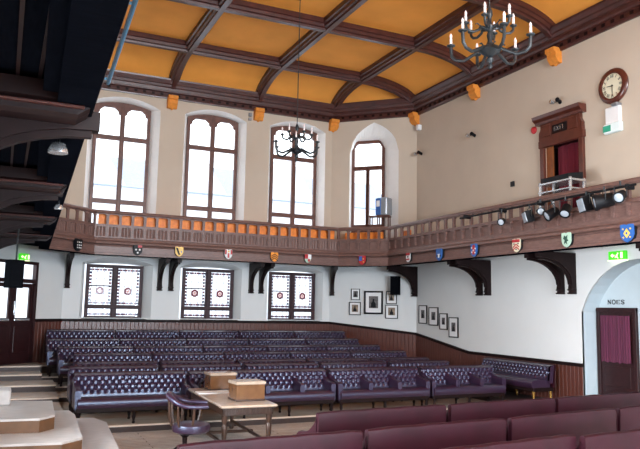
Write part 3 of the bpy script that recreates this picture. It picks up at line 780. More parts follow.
# tiers
tiers = [(12.75, .13, 1.25), (16.62, .25, 1.25), (17.62, .36, 1.25), (18.62, .50, 1.0), (19.62, .70, .9)]
steps = [(14.65, .22), (16.0, .31), (17.1, .46), (18.2, .60), (19.1, .73)]
def clipx(y, right=True):
    return 12.12 if y <= 18.89 else 12.12 - (y - 18.89)
def clipl(y):
    return XL + .01 if y <= 18.89 else XL + .01 + (y - 18.89)
def slab(x0, y0, y1, z0, z1, right=None):
    # polygon clipped to corner walls
    def xr(y): return (right if right else 12.12) if y <= 18.87 else min(right or 99, 12.12 - (y - 18.87))
    pts = [(x0, y0), (xr(y0), y0)]
    if y0 < 18.87 < y1: pts.append((xr(18.87), 18.87))
    xl = max(x0, y1 - 19.44 + .06)
    pts += [(xr(y1), y1), (xl, y1)]
    if xl > x0: pts.append((x0, x0 + 19.44 - .06))
    return pts
def platform(name, pts, z0, z1, label):
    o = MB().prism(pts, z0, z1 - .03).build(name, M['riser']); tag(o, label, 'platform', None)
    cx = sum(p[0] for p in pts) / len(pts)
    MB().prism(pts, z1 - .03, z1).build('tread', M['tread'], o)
    return o
platform('seating_tier', slab(1.25, 13.15, 16.62, 0, .13), 0, .13, 'lowest broad wooden platform under the front three rows of benches')
names = ['under the fourth row of benches', 'under the fifth row of benches', 'under the sixth row of benches', 'under the last row against the window wall']
yy = [16.62, 17.62, 18.62, 19.62, 20.93]; zz = [.25, .36, .50, .70]
for i in range(4):
    y0 = yy[i]
    platform('seating_tier', slab(1.25 if i < 2 else 1.0, y0, 20.93, .0, zz[i], None), .0 if i == 0 else zz[i - 1], zz[i], 'wooden seating tier ' + names[i])
platform('aisle_step', [(XL + .02, 13.15), (1.25, 13.15), (1.25, 14.65), (XL + .02, 14.65)], 0, .13, 'lowest wide pale step of the left aisle beside the front bench')
nm2 = ['second', 'third', 'fourth', 'fifth', 'topmost']
ends = [s[0] for s in steps[1:]] + [20.9]
for k, ((y0, z1), y1) in enumerate(zip(steps, ends)):
    x1 = 1.25 if y1 < 18.7 else 1.0
    if k < 4:
        pts = [(XL + .04, y0), (x1, y0), (x1, y1), (max(XL + .04, XL + .05 + (y1 - 18.87)), y1)]
        if y1 > 18.87: pts.append((XL + .04, 18.87))
    else:
        pts = [(XL + .05 + .24, y0), (1.0, y0), (1.0, 20.37)]
    platform('aisle_step', pts, 0, z1, nm2[k] + (' step of the left aisle' if k < 4 else ' step of the left aisle at the foot of the glazed door'))

# long tufted benches, rows 2..7
proto = None
rows = [  # y of back top, top z, xs
    (15.1, 1.02, .13, [1.32 + i * 1.88 for i in range(5)]),
    (16.2, 1.03, .13, [1.56 + i * 1.85 for i in range(5)]),
    (17.2, 1.15, .25, [1.60 + i * 1.81 for i in range(5)]),
    (18.2, 1.26, .36, [1.32 + i * 1.81 for i in range(5)]),
    (19.2, 1.40, .50, [1.12 + i * 1.81 for i in range(5)]),
    (20.2, 1.60, .70, [1.14 + i * 1.81 for i in range(5)])]
rn = ['second row from the front', 'third row from the front', 'fourth row from the front', 'third row from the back', 'second row from the back', 'rearmost row']
pn = ['at its left end', 'second from its left end', 'in its middle', 'second from its right end', 'at its right end']
for ri, (y, zt, zf, xs) in enumerate(rows):
    if ri == 0: xs = xs[:5]
    for i, x in enumerate(xs):
        w_ = 1.80; 
        cx = x + w_ / 2; lab = 'tufted maroon bench in the %s, %s' % (rn[ri], pn[i])
        loc = (cx, y - .29, zf)
        if ri == 0 and i == 4: pass
        if proto is None:
            proto = make_bench('leather_bench', lab, 'bench', w_, .90, group='tufted benches in rows below the windows'); proto.location = loc
        else:
            dup(proto, loc, 0, lab)
b = make_bench('leather_bench', 'long tufted maroon front bench without dividers, left of the table', 'bench', 2.12, .88, rows=3); b.location = (2.37, 13.62, .13)
b = make_bench('divided_bench', 'front-row tufted bench divided into four armchair seats behind the table', 'bench', 3.02, .88, dividers=(-.755, 0, .755)); b.location = (4.97, 13.5, .13)
b = make_bench('divided_bench', 'front-row tufted bench of three armchair seats right of the table', 'bench', 2.28, .88, dividers=(-.36, .36)); b.location = (7.66, 13.45, .13)
b = make_bench('divided_bench', 'front-row tufted bench of three armchair seats nearest the right wall', 'bench', 2.08, .88, dividers=(-.34, .34)); b.location = (9.93, 13.5, .13)
# wall sofa
pf = MB().prism([(11.0, 12.2), (12.1, 12.2), (12.1, 15.3), (11.0, 15.3)], .13, .27).build('dais', M['riser']); tag(pf, 'low dark wooden plinth under the tufted sofa by the right wall', 'platform')
b = make_bench('tufted_sofa', 'tufted maroon sofa with gilt feet standing against the right wainscot', 'sofa', 2.5, .82, feet='gold', endarms=False, rows=2)
b.location = (11.66, 13.82, .27); b.rotation_euler = (0, 0, -PI / 2)

# foreground benches seen from behind
fore = [((3.81, 8.28), (5.92, 8.42), .98), ((5.98, 8.43), (8.11, 8.56), .98), ((8.16, 8.57), (10.25, 8.72), .98),
        ((1.64, 6.80), (3.75, 6.93), .98), ((3.81, 6.96), (5.93, 7.13), .98), ((5.97, 7.13), (8.12, 7.36), .98), ((8.16, 7.38), (10.3, 7.56), .98),
        ((3.82, 5.70), (5.88, 5.93), .98), ((5.94, 5.84), (8.0, 5.98), .98)]
fl_ = ['plain maroon bench seen from behind in the farthest foreground row, left end with visible arm', 'plain maroon bench back in the farthest foreground row, middle one', 'plain maroon bench back in the farthest foreground row, below the NOES door',
       'plain maroon bench back at lower left of the foreground, below the swivel chair and table', 'plain maroon bench back in the middle foreground row, second from the left', 'plain maroon bench back in the middle foreground row, third from the left', 'plain maroon bench back in the middle foreground row, cut by the right frame edge',
       'plain maroon bench back in the nearest foreground row, left one at the bottom edge', 'plain maroon bench back in the nearest foreground row, at the bottom right corner']
fp = None
for (p0, p1, H), lab in zip(fore, fl_):
    d = Vector(p1) - Vector(p0); a = math.atan2(d.y, d.x); c = (Vector(p0) + Vector(p1)) / 2; nrm = Vector((-math.sin(a), math.cos(a)))
    loc = (c.x + nrm.x * .24, c.y + nrm.y * .24, 0)
    if fp is None:
        fp = make_bench('plain_bench', lab, 'bench', 2.11, .97, plain=True, group='plain backed benches in the foreground'); fp.location = loc; fp.rotation_euler = (0, 0, a + PI)
    else: dup(fp, loc, a + PI, lab)

# ------------------------------------------------------------------ dais bottom left
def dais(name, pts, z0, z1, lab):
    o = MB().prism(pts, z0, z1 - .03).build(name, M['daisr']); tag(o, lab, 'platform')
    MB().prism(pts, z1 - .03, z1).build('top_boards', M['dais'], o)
dais('dais_step', [(XL + .05, 10.33), (.57, 10.22), (.78, 10.48), (.84, 12.0), (XL + .05, 12.3)], .57, .76, 'topmost octagonal wooden dais step at the lower left')
dais('dais_step', [(XL + .05, 9.6), (.81, 9.44), (1.08, 9.70), (1.17, 11.7), (1.12, 12.2), (XL + .05, 12.4)], .38, .57, 'middle octagonal wooden dais step at the lower left')
dais('dais_step', [(XL + .05, 8.3), (1.45, 8.3), (1.56, 9.7), (1.70, 12.0), (1.55, 12.55), (XL + .05, 12.6)], 0, .38, 'lowest pale wooden dais step at the lower left, beside the front bench')
o = MB().bbox(-.25, .22, 11.6, 12.1, .76, .99, .02).build('lectern_base', M['dais']); tag(o, 'small pale wooden block standing on the topmost dais step', 'block')

# ------------------------------------------------------------------ table
t = thing('debate_table', 'carved oak debating table with turned legs in the middle of the floor', 'table', (3.74, 11.83, 0), math.radians(-2))
MB().bbox(-.47, .47, -1.25, 1.25, .72, .76, .012).build('tabletop', M['table'], t)
ap = MB(); ap.box(-.42, .42, -1.17, -1.14, .60, .72).box(-.42, .42, 1.14, 1.17, .60, .72).box(-.42, -.39, -1.17, 1.17, .60, .72).box(.39, .42, -1.17, 1.17, .60, .72)
ap.bbox(-.45, .45, -1.20, 1.20, .70, .722, .008)
for i in range(14):
    x = -.37 + i * .057; ap.prism([(x - .02, .62), (x + .02, .62), (x + .02, .69), (x, .70), (x - .02, .69)], -1.18, -1.165, 'y')
ap.build('apron', M['tabled'], t)
lp = [(.03, 0), (.045, .02), (.045, .06), (.028, .09), (.034, .2), (.046, .34), (.05, .42), (.03, .46), (.045, .50), (.05, .52), (.05, .72)]
lme = MB().lathe(lp, 12).mesh('leg', M['tabled'], True)
for x in (-.37, .37):
    for y in (-1.1, 1.1): link('leg', lme, t, (x, y, 0))
st = MB(); st.bbox(-.395, -.345, -1.1, 1.1, .12, .17, .01).bbox(.345, .395, -1.1, 1.1, .12, .17, .01).bbox(-.45, .45, -.03, .03, .12, .17, .01).build('stretcher', M['tabled'], t)
def dbox(lab, loc, w_, d_, h, rz):
    t = thing('despatch_box', lab, 'box', loc, rz)
    MB().bbox(-w_ / 2, w_ / 2, -d_ / 2, d_ / 2, 0, h - .055, .008).build('box_body', M['box'], t)
    MB().bbox(-w_ / 2 - .015, w_ / 2 + .015, -d_ / 2 - .015, d_ / 2 + .015, h - .055, h, .012).build('lid', M['table'], t)  # paler oak than the body, imitates glare on the lid
    MB().bbox(-w_ / 2 - .012, w_ / 2 + .012, -d_ / 2 - .012, d_ / 2 + .012, 0, .03, .008).build('plinth', M['tabled'], t)
dbox('oak despatch box at the near end of the debating table', (3.86, 11.25, .76), .50, .40, .32, math.radians(2))
dbox('oak despatch box at the far end of the debating table', (3.86, 12.80, .76), .50, .36, .32, math.radians(2))
o = MB().prism([(3.28, 12.15), (3.95, 12.2), (3.9, 12.52), (3.30, 12.48)], .76, .775).build('paper_sheet', M['paper']); tag(o, 'open white sheet of papers lying on the table between the boxes', 'paper')

# ------------------------------------------------------------------ swivel chair
t = thing('swivel_chair', 'maroon leather captain\'s swivel chair with curved arm rail beside the table', 'chair', (2.70, 10.72, 0), math.radians(90 - 15))
MB().lathe([(.0, .37), (.24, .37), (.285, .40), (.295, .45), (.28, .50), (.20, .525), (.0, .53)], 28, 0, -.09).build('seat', M['leather'], t, smooth=True)
pts = []; rr = []
for i in range(25):
    a = math.radians(-35 - 250 + 0) + 0
    f = i / 24; a = math.radians(-40) + f * math.radians(260)
    x = .31 * math.cos(a); y = .27 * math.sin(a)
    z = .79 + .15 * math.sin(f * PI) ** 3
    if f < .12: y -= (.12 - f) * 1.3
    if f > .88: y -= (f - .88) * 1.3
    pts.append((x, -y * -1, z)); rr.append(.034 + .022 * math.sin(f * PI) ** 4)
# rail opens towards -y (front), back at +y
MB().tube(pts, rr, 10).build('arm_rail', M['leather'], t, smooth=True)
sp = MB(); 
for f in (.06, .22, .38, .5, .62, .78, .94):
    i = int(f * 24); x, y, z = pts[i]; k = .80
    o = MB().tube([(x * k, y * k, .49), (x * .92, y * .92, .6), (x, y, z)], [.016, .022, .014], 8).build('spindle', M['tabled'], t, smooth=True)
MB().lathe([(.05, .12), (.035, .2), (.04, .3), (.12, .38), (.14, .40)], 14).build('pedestal', M['legs'], t, smooth=True)
for k in range(4):
    a = k * PI / 2 + PI / 4; o = MB().tube([(0, 0, .17), (.16 * math.cos(a), .16 * math.sin(a), .12), (.29 * math.cos(a), .29 * math.sin(a), .03)], [.04, .03, .025], 8).build('foot', M['legs'], t, smooth=True)

# ------------------------------------------------------------------ chandeliers
def chandelier(lab, loc, ztop, rz):
    t = thing('chandelier', lab, 'chandelier', loc, rz, 'iron chandeliers under the ceiling')
    z0 = loc[2]
    MB().lathe([(.0, 0), (.025, .01), (.035, .05), (.02, .08), (.045, .12), (.05, .15), (.03, .18), (.10, .22), (.16, .27), (.145, .31), (.06, .35), (.03, .42), (.045, .5), (.028, .55), (.07, .59), (.075, .63), (.03, .68), (.025, .76), (.045, .80), (.04, .86), (.015, .92)], 16).build('stem', M['iron'], t, smooth=True)
    MB().tube([(0, 0, .9), (0, 0, ztop - z0)], .011, 6).build('suspension_rod', M['iron'], t)
    MB().lathe([(.02, ztop - z0 - .06), (.07, ztop - z0 - .02), (.08, ztop - z0)], 12).build('ceiling_rose', M['iron'], t, smooth=True)
    def ring(n, za, R, zc, drop, off, s):
        P = [(.05, za), (.14, za + .02), (.24 * R / .57, za - drop * .3), (.38 * R / .57, za - drop), (.50 * R / .57, za - drop * .75), (R * .98, za - drop * .1), (R, zc)]
        sm = []
        for i in range(len(P) - 1):
            for k in range(3):
                f = k / 3; sm.append((P[i][0] * (1 - f) + P[i + 1][0] * f, P[i][1] * (1 - f) + P[i + 1][1] * f))
        sm.append(P[-1])
        am = MB().tube([(x, 0, z) for x, z in sm], [.026 * s] * 4 + [.021 * s] * (len(sm) - 4), 8).tube([(.13, 0, za + .03), (.18, 0, za + .07), (.21, 0, za + .05)], .01 * s, 6).mesh('arm', M['iron'], True)
        cp = MB().lathe([(.012, zc - .02), (.02, zc), (.05 * s, zc + .015), (.055 * s, zc + .03), (.02, zc + .032), (.02, zc + .05)], 12, R, 0).mesh('drip_pan', M['iron'], True)
        cd = MB().lathe([(.019, zc + .04), (.019, zc + .13), (.010, zc + .135)], 10, R, 0).mesh('candle_tube', M['candle'], True)
        bb = MB().lathe([(.010, zc + .13), (.021, zc + .155), (.018, zc + .18), (.004, zc + .21)], 10, R, 0).mesh('bulb', M['bulb'], True)
        for k in range(n):
            a = link('arm', am, t, (0, 0, 0), off + 2 * PI * k / n)
            link('drip_pan', cp, a); link('candle_tube', cd, a); link('bulb', bb, a)
    ring(6, .27, .56, .40, .10, .1, 1.15)
    ring(6, .60, .35, .64, .06, .1 + PI / 6, .95)
    return t
c1 = chandelier('iron chandelier hanging on a long rod before the third window', (6.10, 14.7, 5.75), 9.84, 0)
c2 = chandelier('large near iron chandelier with electric candles at the top of the picture', (6.05, 7.5, 5.72), 9.84, .09)

# ------------------------------------------------------------------ shields on the gallery front
def shield(lab, loc, rz, base, charges, w_=.27, h=.33):
    t = thing('heraldic_shield', lab, 'shield', loc, rz, None); t.scale = (.86, .86, .86)
    pts = [(-w_ / 2, h / 2), (-w_ / 2, -.02), (-w_ * .42, -h * .25), (-w_ * .22, -h * .42), (0, -h / 2), (w_ * .22, -h * .42), (w_ * .42, -h * .25), (w_ / 2, -.02), (w_ / 2, h / 2), (w_ * .2, h / 2 + .01), (0, h / 2 - .01), (-w_ * .2, h / 2 + .01)]
    MB().prism(pts, -.05, .0, 'y').build('shield_board', M[base], t)
    MB().prism([(x * 1.1, z * 1.08) for x, z in pts], -.02, .04, 'y').build('backing', M['black'], t)
    for kind, m, arg in charges:
        mb = MB()
        if kind == 'bar': x0, x1, z0, z1 = arg; mb.box(x0, x1, -.058, -.048, z0, z1)
        elif kind == 'chev':
            for zc in arg[1:]: MB().prism([(-.12, zc - .08), (-.12, zc - .045), (0, zc + .035), (.12, zc - .045), (.12, zc - .08), (0, zc)], -.058, -.048, 'y').build('charge', M[m], t)
            for zc in arg[:1]: mb.prism([(-.12, zc - .08), (-.12, zc - .045), (0, zc + .035), (.12, zc - .045), (.12, zc - .08), (0, zc)], -.058, -.048, 'y')
        elif kind == 'dots':
            for x, z, r_ in arg[1:]: MB().prism([(x + r_ * math.cos(i * PI / 5), z + r_ * math.sin(i * PI / 5)) for i in range(10)], -.060, -.048, 'y').build('charge', M[m], t)
            for x, z, r_ in arg[:1]: mb.prism([(x + r_ * math.cos(i * PI / 5), z + r_ * math.sin(i * PI / 5)) for i in range(10)], -.060, -.048, 'y')
        elif kind == 'poly': mb.prism(arg, -.059, -.048, 'y')
        mb.build('charge', M[m], t)
yb_ = 19.8 - .10
shield('black shield with white roses and red chief on the window gallery', (3.38, yb_, 3.85), 0, 'black', [('dots', 'paper', [(-.06, .02, .03), (.06, .02, .03), (0, -.08, .03)]), ('bar', 'red', (0, .13, .09, .165))])
shield('gold shield with a black diagonal band on the window gallery', (4.56, yb_, 3.87), 0, 'yel', [('poly', 'black', [(-.12, .13), (-.05, .13), (.03, -.10), (-.02, -.12)]), ('dots', 'blue', [(.07, .0, .025)])])
shield('red and white shield with a cross on the window gallery', (6.04, yb_, 3.87), 0, 'paper', [('bar', 'red', (-.13, -.07, .0, .16)), ('bar', 'red', (.07, .13, .0, .16)), ('bar', 'red', (-.03, .03, -.12, .04)), ('dots', 'yel', [(0, .1, .035)])])
shield('orange shield with black chevrons on the window gallery', (7.51, yb_, 3.86), 0, 'org', [('chev', 'black', [.09, .02, -.05])])
shield('small shield with red, white and green quarters at the right of the window gallery', (8.63, yb_, 3.86), 0, 'pgreen', [('bar', 'red', (-.13, 0, 0, .16)), ('bar', 'paper', (0, .13, 0, .16)), ('bar', 'red', (0, .08, -.10, 0))], w_=.24, h=.29)
shield('red and blue shield on the right corner gallery', (10.36 - .07, 19.20 - .07, 3.86), -PI / 4, 'red', [('bar', 'blue', (-.12, 0, -.02, .15)), ('dots', 'yel', [(.05, .05, .025), (.05, -.06, .02)])])
xr_ = 10.96 - .10
shield('red and cream shield first on the right gallery from the corner', (xr_, 17.28, 3.86), -PI / 2, 'paper', [('bar', 'red', (-.13, .13, .08, .16)), ('bar', 'red', (-.10, .10, -.08, -.03)), ('dots', 'black', [(0, .03, .03)])], w_=.25, h=.3)
shield('blue shield with a black and white figure on the right gallery', (xr_, 15.69, 3.85), -PI / 2, 'blue', [('poly', 'paper', [(-.03, -.1), (.03, -.1), (.05, .02), (-.05, .02)]), ('dots', 'black', [(-.08, -.04, .03), (.08, -.04, .03)])], h=.38, w_=.32)
shield('blue, red and white quartered shield on the right gallery above the double brackets', (xr_, 14.15, 3.86), -PI / 2, 'blue', [('bar', 'red', (-.05, .06, -.12, .16)), ('dots', 'paper', [(-.08, .08, .03), (.08, .05, .025), (0, 0, .03), (-.07, -.05, .025), (.07, -.07, .02)])], h=.38, w_=.30)
shield('white shield with red chevron and red chief on the right gallery', (xr_, 12.55, 3.86), -PI / 2, 'cream', [('bar', 'red', (-.15, .15, .09, .17)), ('chev', 'red', [.02, -.05]), ('dots', 'black', [(-.08, .05, .02), (.08, .05, .02), (0, -.10, .02)])], h=.36, w_=.31)
shield('pale green shield with a dark lion on the right gallery', (xr_, 10.98, 3.86), -PI / 2, 'pgreen', [('poly', 'dgreen', [(-.05, .12), (0, .08), (.05, .13), (.04, .03), (.08, -.02), (.02, -.04), (.04, -.11), (-.02, -.06), (-.07, -.10), (-.04, -.0), (-.09, .04)])], h=.36, w_=.30)
shield('blue shield with gold diamond charges at the right edge of the picture', (xr_, 9.41, 3.86), -PI / 2, 'blue', [('poly', 'yel', [(0, .11), (.09, 0), (0, -.11), (-.09, 0)]), ('dots', 'yel', [(-.1, .1, .02), (.1, .1, .02), (-.09, -.09, .02), (.09, -.09, .02)]), ('dots', 'blue', [(0, 0, .03)])], h=.40, w_=.36)
shield('black and white patterned shield on the left corner gallery', (1.66 + .07, 19.27 - .07, 3.87), PI / 4, 'black', [('dots', 'paper', [(x, z, .022) for x in (-.08, 0, .08) for z in (.09, 0, -.08)])], h=.36, w_=.3)

# ------------------------------------------------------------------ pictures
def picture(lab, loc, rz, w_, h, fm, pm, mw_=.22, ph=None):
    t = thing('picture', lab, 'picture', loc, rz)
    mb = MB(); plate(mb, [(-w_ / 2, -h / 2), (w_ / 2, -h / 2), (w_ / 2, h / 2), (-w_ / 2, h / 2)], [[(-w_ / 2 + fm, -h / 2 + fm), (-w_ / 2 + fm, h / 2 - fm), (w_ / 2 - fm, h / 2 - fm), (w_ / 2 - fm, -h / 2 + fm)]], .03, (0, -.03, 0), (1, 0, 0), (0, 1, 0)); mb.build('picture_frame', M['black'], t)
    MB().box(-w_ / 2 + fm * .8, w_ / 2 - fm * .8, -.018, -.006, -h / 2 + fm * .8, h / 2 - fm * .8).build('mount', M['paper'], t)
    iw = w_ / 2 - fm - w_ * mw_ / 1.3; ih = h / 2 - fm - h * mw_ / 1.3
    im = MB().box(-iw, iw, -.021, -.016, -ih + .01, ih + .01).build('print', M[pm], t)
    MB().prism([(-iw * .55, -ih * .9 + .01), (iw * .55, -ih * .9 + .01), (iw * .45, -ih * .1), (iw * .18, ih * .15), (iw * .2, ih * .6), (-iw * .2, ih * .6), (-iw * .18, ih * .15), (-iw * .5, -ih * .1)], -.0225, -.019, 'y').build('portrait', M['black'], im)
def chp(s_, z): return (B[0] + q * s_ - q * .03, B[1] - q * s_ - q * .03, z)
def S_(x): return (x - B[0]) / q
picture('small upper left framed print on the corner wall', chp(S_(10.71), 2.81), -PI / 4, .30, .37, .02, 'print_')
picture('small lower left sepia framed print on the corner wall', chp(S_(10.70), 2.34), -PI / 4, .40, .43, .025, 'sepia')
picture('largest black-framed portrait print on the corner wall', chp(S_(11.15), 2.55), -PI / 4, .64, .76, .055, 'print_')
picture('small framed sepia print partly behind the wall speaker', chp(S_(11.58), 2.72), -PI / 4, .36, .42, .025, 'sepia')
picture('small lower right framed print on the corner wall, below the speaker', chp(S_(11.585), 2.26), -PI / 4, .42, .45, .025, 'sepia')
for (y, z, w_, h), nm in zip([(18.49, 2.195, .46, .58), (17.90, 2.145, .5, .56), (17.37, 2.0, .40, .49), (16.86, 1.84, .46, .59)],
    ['first framed print from the corner on the right wall', 'second framed print from the corner on the right wall', 'third and smallest framed print on the right wall', 'fourth framed print on the right wall, farthest from the corner']):
    picture(nm, (XR - .005, y, z), -PI / 2, w_, h, .028, 'print_', .3)

# ------------------------------------------------------------------ wall fittings
def speaker(lab, loc, rz, w_, d_, h):
    t = thing('loudspeaker', lab, 'loudspeaker', loc, rz)
    MB().prism([(-w_ / 2, 0), (-w_ / 2 * .75, -d_), (w_ / 2 * .75, -d_), (w_ / 2, 0)], -h / 2, h / 2).build('cabinet', M['cloth'], t)
    MB().bbox(-w_ / 2 * .7, w_ / 2 * .7, -d_ - .02, -d_ + .005, -h / 2 + .02, h / 2 - .02, .008).build('grille', M['cloth'], t)
    MB().tube([(0, 0, 0), (0, .10, .0)], .02).build('wall_bracket', M['iron'], t)
    return t
speaker('black loudspeaker on the corner wall beside the framed prints', chp(S_(11.72) , 3.1)[:2] + (3.10,), -PI / 4, .32, .24, .60).location = (11.56, 19.20, 3.10)
t = speaker('black loudspeaker hanging below the gallery in front of the glazed door', (.15, 13.0, 2.80), PI * .06, .30, .24, .48)
MB().tube([(0, -.12, .24), (0, -.12, 1.06)], .015).build('drop_pole', M['iron'], t)

def wspot(lab, loc, rz):
    t = thing('wall_spotlight', lab, 'spotlight', loc, rz, 'twin wall spotlights high on the right wall')
    MB().lathe([(.05, 0), (.05, .02)], 12).build('wall_plate', M['black'], t).rotation_euler = (PI / 2, 0, 0)
    for s_ in (-1, 1):
        mb = MB(); mb.M = Matrix.Translation((s_ * .10, -.16, .0)) @ Matrix.Rotation(PI / 2 * .9, 4, 'X') @ Matrix.Rotation(.3 * s_, 4, 'Y')
        mb.lathe([(.03, -.06), (.045, -.04), (.055, .06), (.05, .065)], 12).build('lamp_head', M['black'] if s_ > 0 else M['silver'], t, smooth=True)
    MB().tube([(-.10, -.12, 0), (0, -.05, 0.02), (.10, -.12, 0)], .01).tube([(0, 0, 0), (0, -.06, .02)], .012).build('lamp_arm', M['black'], t)
wspot('twin wall spotlight in the middle of the upper right wall', (XR, 15.8, 7.4), -PI / 2)
wspot('twin wall spotlight at the far corner end of the upper right wall', (XR, 18.6, 7.42), -PI / 2)
wspot('twin wall spotlight just above the oak door surround', (XR, 12.42, 7.48), -PI / 2)
o = MB().bbox(XR - .04, XR, 14.12, 14.26, 5.64, 5.78, .008).build('wall_socket', M['black']); tag(o, 'small square black wall plate on the upper right wall', 'wall plate')
bl = MB(); bl.M = Matrix.Translation((XR + .006, 13.34, 6.98)) @ Matrix.Rotation(-PI / 2, 4, 'Y'); bl.lathe([(.09, 0), (.10, .02), (.08, .06), (.02, .08)], 16)
tag(bl.build('fire_bell', M['red'], smooth=True), 'round red fire bell left of the oak door surround', 'bell')
# white sounders by corbels
o = MB().bbox(12.02, XR + .006, 18.60, 18.74, 8.22, 8.40, .01).build('sensor', M['paper']); tag(o, 'white sensor box below the corner corbel', 'sensor')
o = MB().bbox(6.96, 7.06, 20.90, 21.0, 8.56, 8.68, .01).bbox(6.96, 7.06, 20.92, 21.0, 8.78 - .35, 8.52, .01).build('sensor', M['grey']); tag(o, 'tiny grey sensor pair beside the corbel between the middle and right windows', 'sensor')
o = MB().bbox(9.72 + .4, 9.80 + .4, 20.80, 20.90, 8.3, 8.4, .01)

# clock
t = thing('wall_clock', 'round wooden wall clock with roman numerals high on the right wall', 'clock', (XR, 10.78, 7.40), -PI / 2)
def disc(mb, prof, n=40): mb.M = Matrix.Rotation(PI / 2, 4, 'X'); return mb.lathe(prof, n)
disc(MB(), [(.40, 0), (.41, .03), (.385, .07), (.33, .09), (.29, .085), (.285, .05), (0.01, .05)]).build('clock_case', M['walnut'], t, smooth=True)
disc(MB(), [(.285, .052), (.28, .058), (0.01, .058)]).build('dial', M['cream'], t)
for k, nm in enumerate(['XII', 'I', 'II', 'III', 'IIII', 'V', 'VI', 'VII', 'VIII', 'IX', 'X', 'XI']):
    a = PI / 2 - k * PI / 6
    mm = Matrix.Translation((.225 * math.cos(a), -.062, .225 * math.sin(a))) @ Matrix.Rotation(PI / 2, 4, 'X') @ Matrix.Rotation(a - PI / 2, 4, 'Z') @ Matrix.Diagonal((.75, 1, 1, 1))
    text(nm, .105, M['black'], 'numeral', t, mm, .002)
def hand(ang, L_, w_, nm):
    mb = MB(); mb.M = Matrix.Rotation(ang, 4, 'Y'); mb.prism([(-w_, -.03), (w_, -.03), (w_ * .4, L_), (-w_ * .4, L_)], -.068, -.064, 'y').build(nm, M['black'], t)
hand(math.radians(275), .15, .014, 'hour_hand'); hand(math.radians(180), .23, .010, 'minute_hand')
# emergency light under clock
t = thing('emergency_light', 'white emergency light box with green exit legend under the clock', 'emergency light', (XR + .006, 10.78, 6.66), -PI / 2)
MB().bbox(-.20, .20, -.10, 0, -.12, .26, .02).build('housing', M['paper'], t)
MB().bbox(-.24, .24, -.13, -.02, -.34, -.12, .02).build('lamp_cover', M['emlamp'], t)
MB().box(-.235, -.02, -.135, -.128, -.30, -.16).build('exit_legend', mat('teal_sign', (50, 160, 130), .5), t)
MB().bbox(0.02, .2, -.16, 0, .24, .32, .02).build('lamp_cap', M['grey'], t)

def exitsign(lab, loc, rz, w_, h):
    t = thing('exit_sign', lab, 'exit sign', loc, rz)
    MB().bbox(-w_ / 2, w_ / 2, -.08, 0, -h / 2, h / 2, .01).build('housing', M['exitg'], t)
    mb = MB(); k = h / .2
    # running figure, arrow, doorway
    mb.prism([(.02 * k, .06 * k), (.05 * k, .06 * k), (.05 * k, .03 * k), (.02 * k, .03 * k)], -.086, -.08, 'y')
    mb.prism([(-.01 * k, .02 * k), (.04 * k, .03 * k), (.02 * k, -.03 * k), (.06 * k, -.07 * k), (.03 * k, -.07 * k), (0, -.04 * k), (-.05 * k, -.06 * k), (-.02 * k, -.01 * k)], -.086, -.08, 'y')
    mb.prism([(-.17 * k, 0), (-.11 * k, .05 * k), (-.11 * k, .02 * k), (-.06 * k, .02 * k), (-.06 * k, -.02 * k), (-.11 * k, -.02 * k), (-.11 * k, -.05 * k)], -.086, -.08, 'y')
    mb.box(.11 * k, .17 * k, -.086, -.08, -.07 * k, .07 * k); mb.build('pictogram', M['exitw'], t)
    MB().bbox(-w_ / 2 - .01, w_ / 2 + .01, -.09, 0, -h / 2 - .02, -h / 2, .004).build('casing', M['exitw'], t)
exitsign('green running-man exit sign on the right wall above the NOES arch', (XR, 10.80, 3.585), -PI / 2, .46, .19)
exitsign('green running-man exit sign above the glazed double door on the left', (.42, 19.84, 3.53), PI / 4, .30, .17)

# under-gallery spot lamps
def dome(lab, loc, s_):
    t = thing('downlight', lab, 'downlight', loc)
    MB().lathe([(.08 * s_, 0), (.078 * s_, .03 * s_), (.055 * s_, .08 * s_), (.02, .10 * s_)], 18).build('shade', M['silver'], t, smooth=True)
    MB().lathe([(.0, .0), (.07 * s_, .005)], 18).build('lens', M['screen'], t)
    MB().tube([(0, 0, .09 * s_), (0, 0, .30)], .012).build('stem', M['black'], t)
dome('silver spotlight dome hanging under the near left gallery', (.34, 6.05, 3.56), 1.0)
dome('tiny silver spotlight under the farther left gallery beam', (.60, 9.7, 3.56), .7)

# speaker cabinet on the shelf at corner window
t = thing('wall_shelf', 'reddish wooden side table in front of the pointed corner window', 'side table', (11.28, 19.66, 3.98), -PI / 4)
MB().bbox(-.42, .30, -.16, .16, 1.40, 1.44, .01).build('tabletop', M['frame'], t)
for x in (-.36, -.1, .26):
    for y in (-.12, .12): MB().bbox(x - .02, x + .02, y - .02, y + .02, 0, 1.4, .005).build('leg', M['frame'], t)
t = thing('monitor_cabinet', 'pale grey cabinet with blue front standing before the pointed window', 'cabinet', (11.36, 19.62, 5.42), -PI / 4 - .35)
MB().bbox(-.22, .22, -.2, .15, 0, .60, .03).build('cabinet_body', M['grey'], t)
MB().bbox(-.215, -.0, -.215, -.19, .02, .58, .01).build('blue_panel', M['blue'], t)
MB().bbox(-.17, -.04, -.225, -.21, .30, .5, .01).build('label_plate', M['paper'], t)

# mixing desk on gallery
t = thing('mixing_desk', 'silver-framed lighting desk standing above the right gallery rail', 'lighting desk', (11.34, 11.60, 3.98), -PI / 2)
for x in (-.46, .46):
    for y in (-.2, .2): MB().bbox(x - .025, x + .025, y - .025, y + .025, 0, 1.32, .006).build('leg', M['silver'], t)
MB().bbox(-.5, .5, -.24, .24, 1.05, 1.09, .01).build('lower_shelf', M['silver'], t)
MB().bbox(-.5, .5, -.24, .24, 1.24, 1.29, .01).build('frame_rail', M['silver'], t)
MB().prism([(-.22, 1.29), (.22, 1.29), (.22, 1.47), (-.22, 1.40)], -.42, .42, 'x').build('control_desk', M['black'], t)

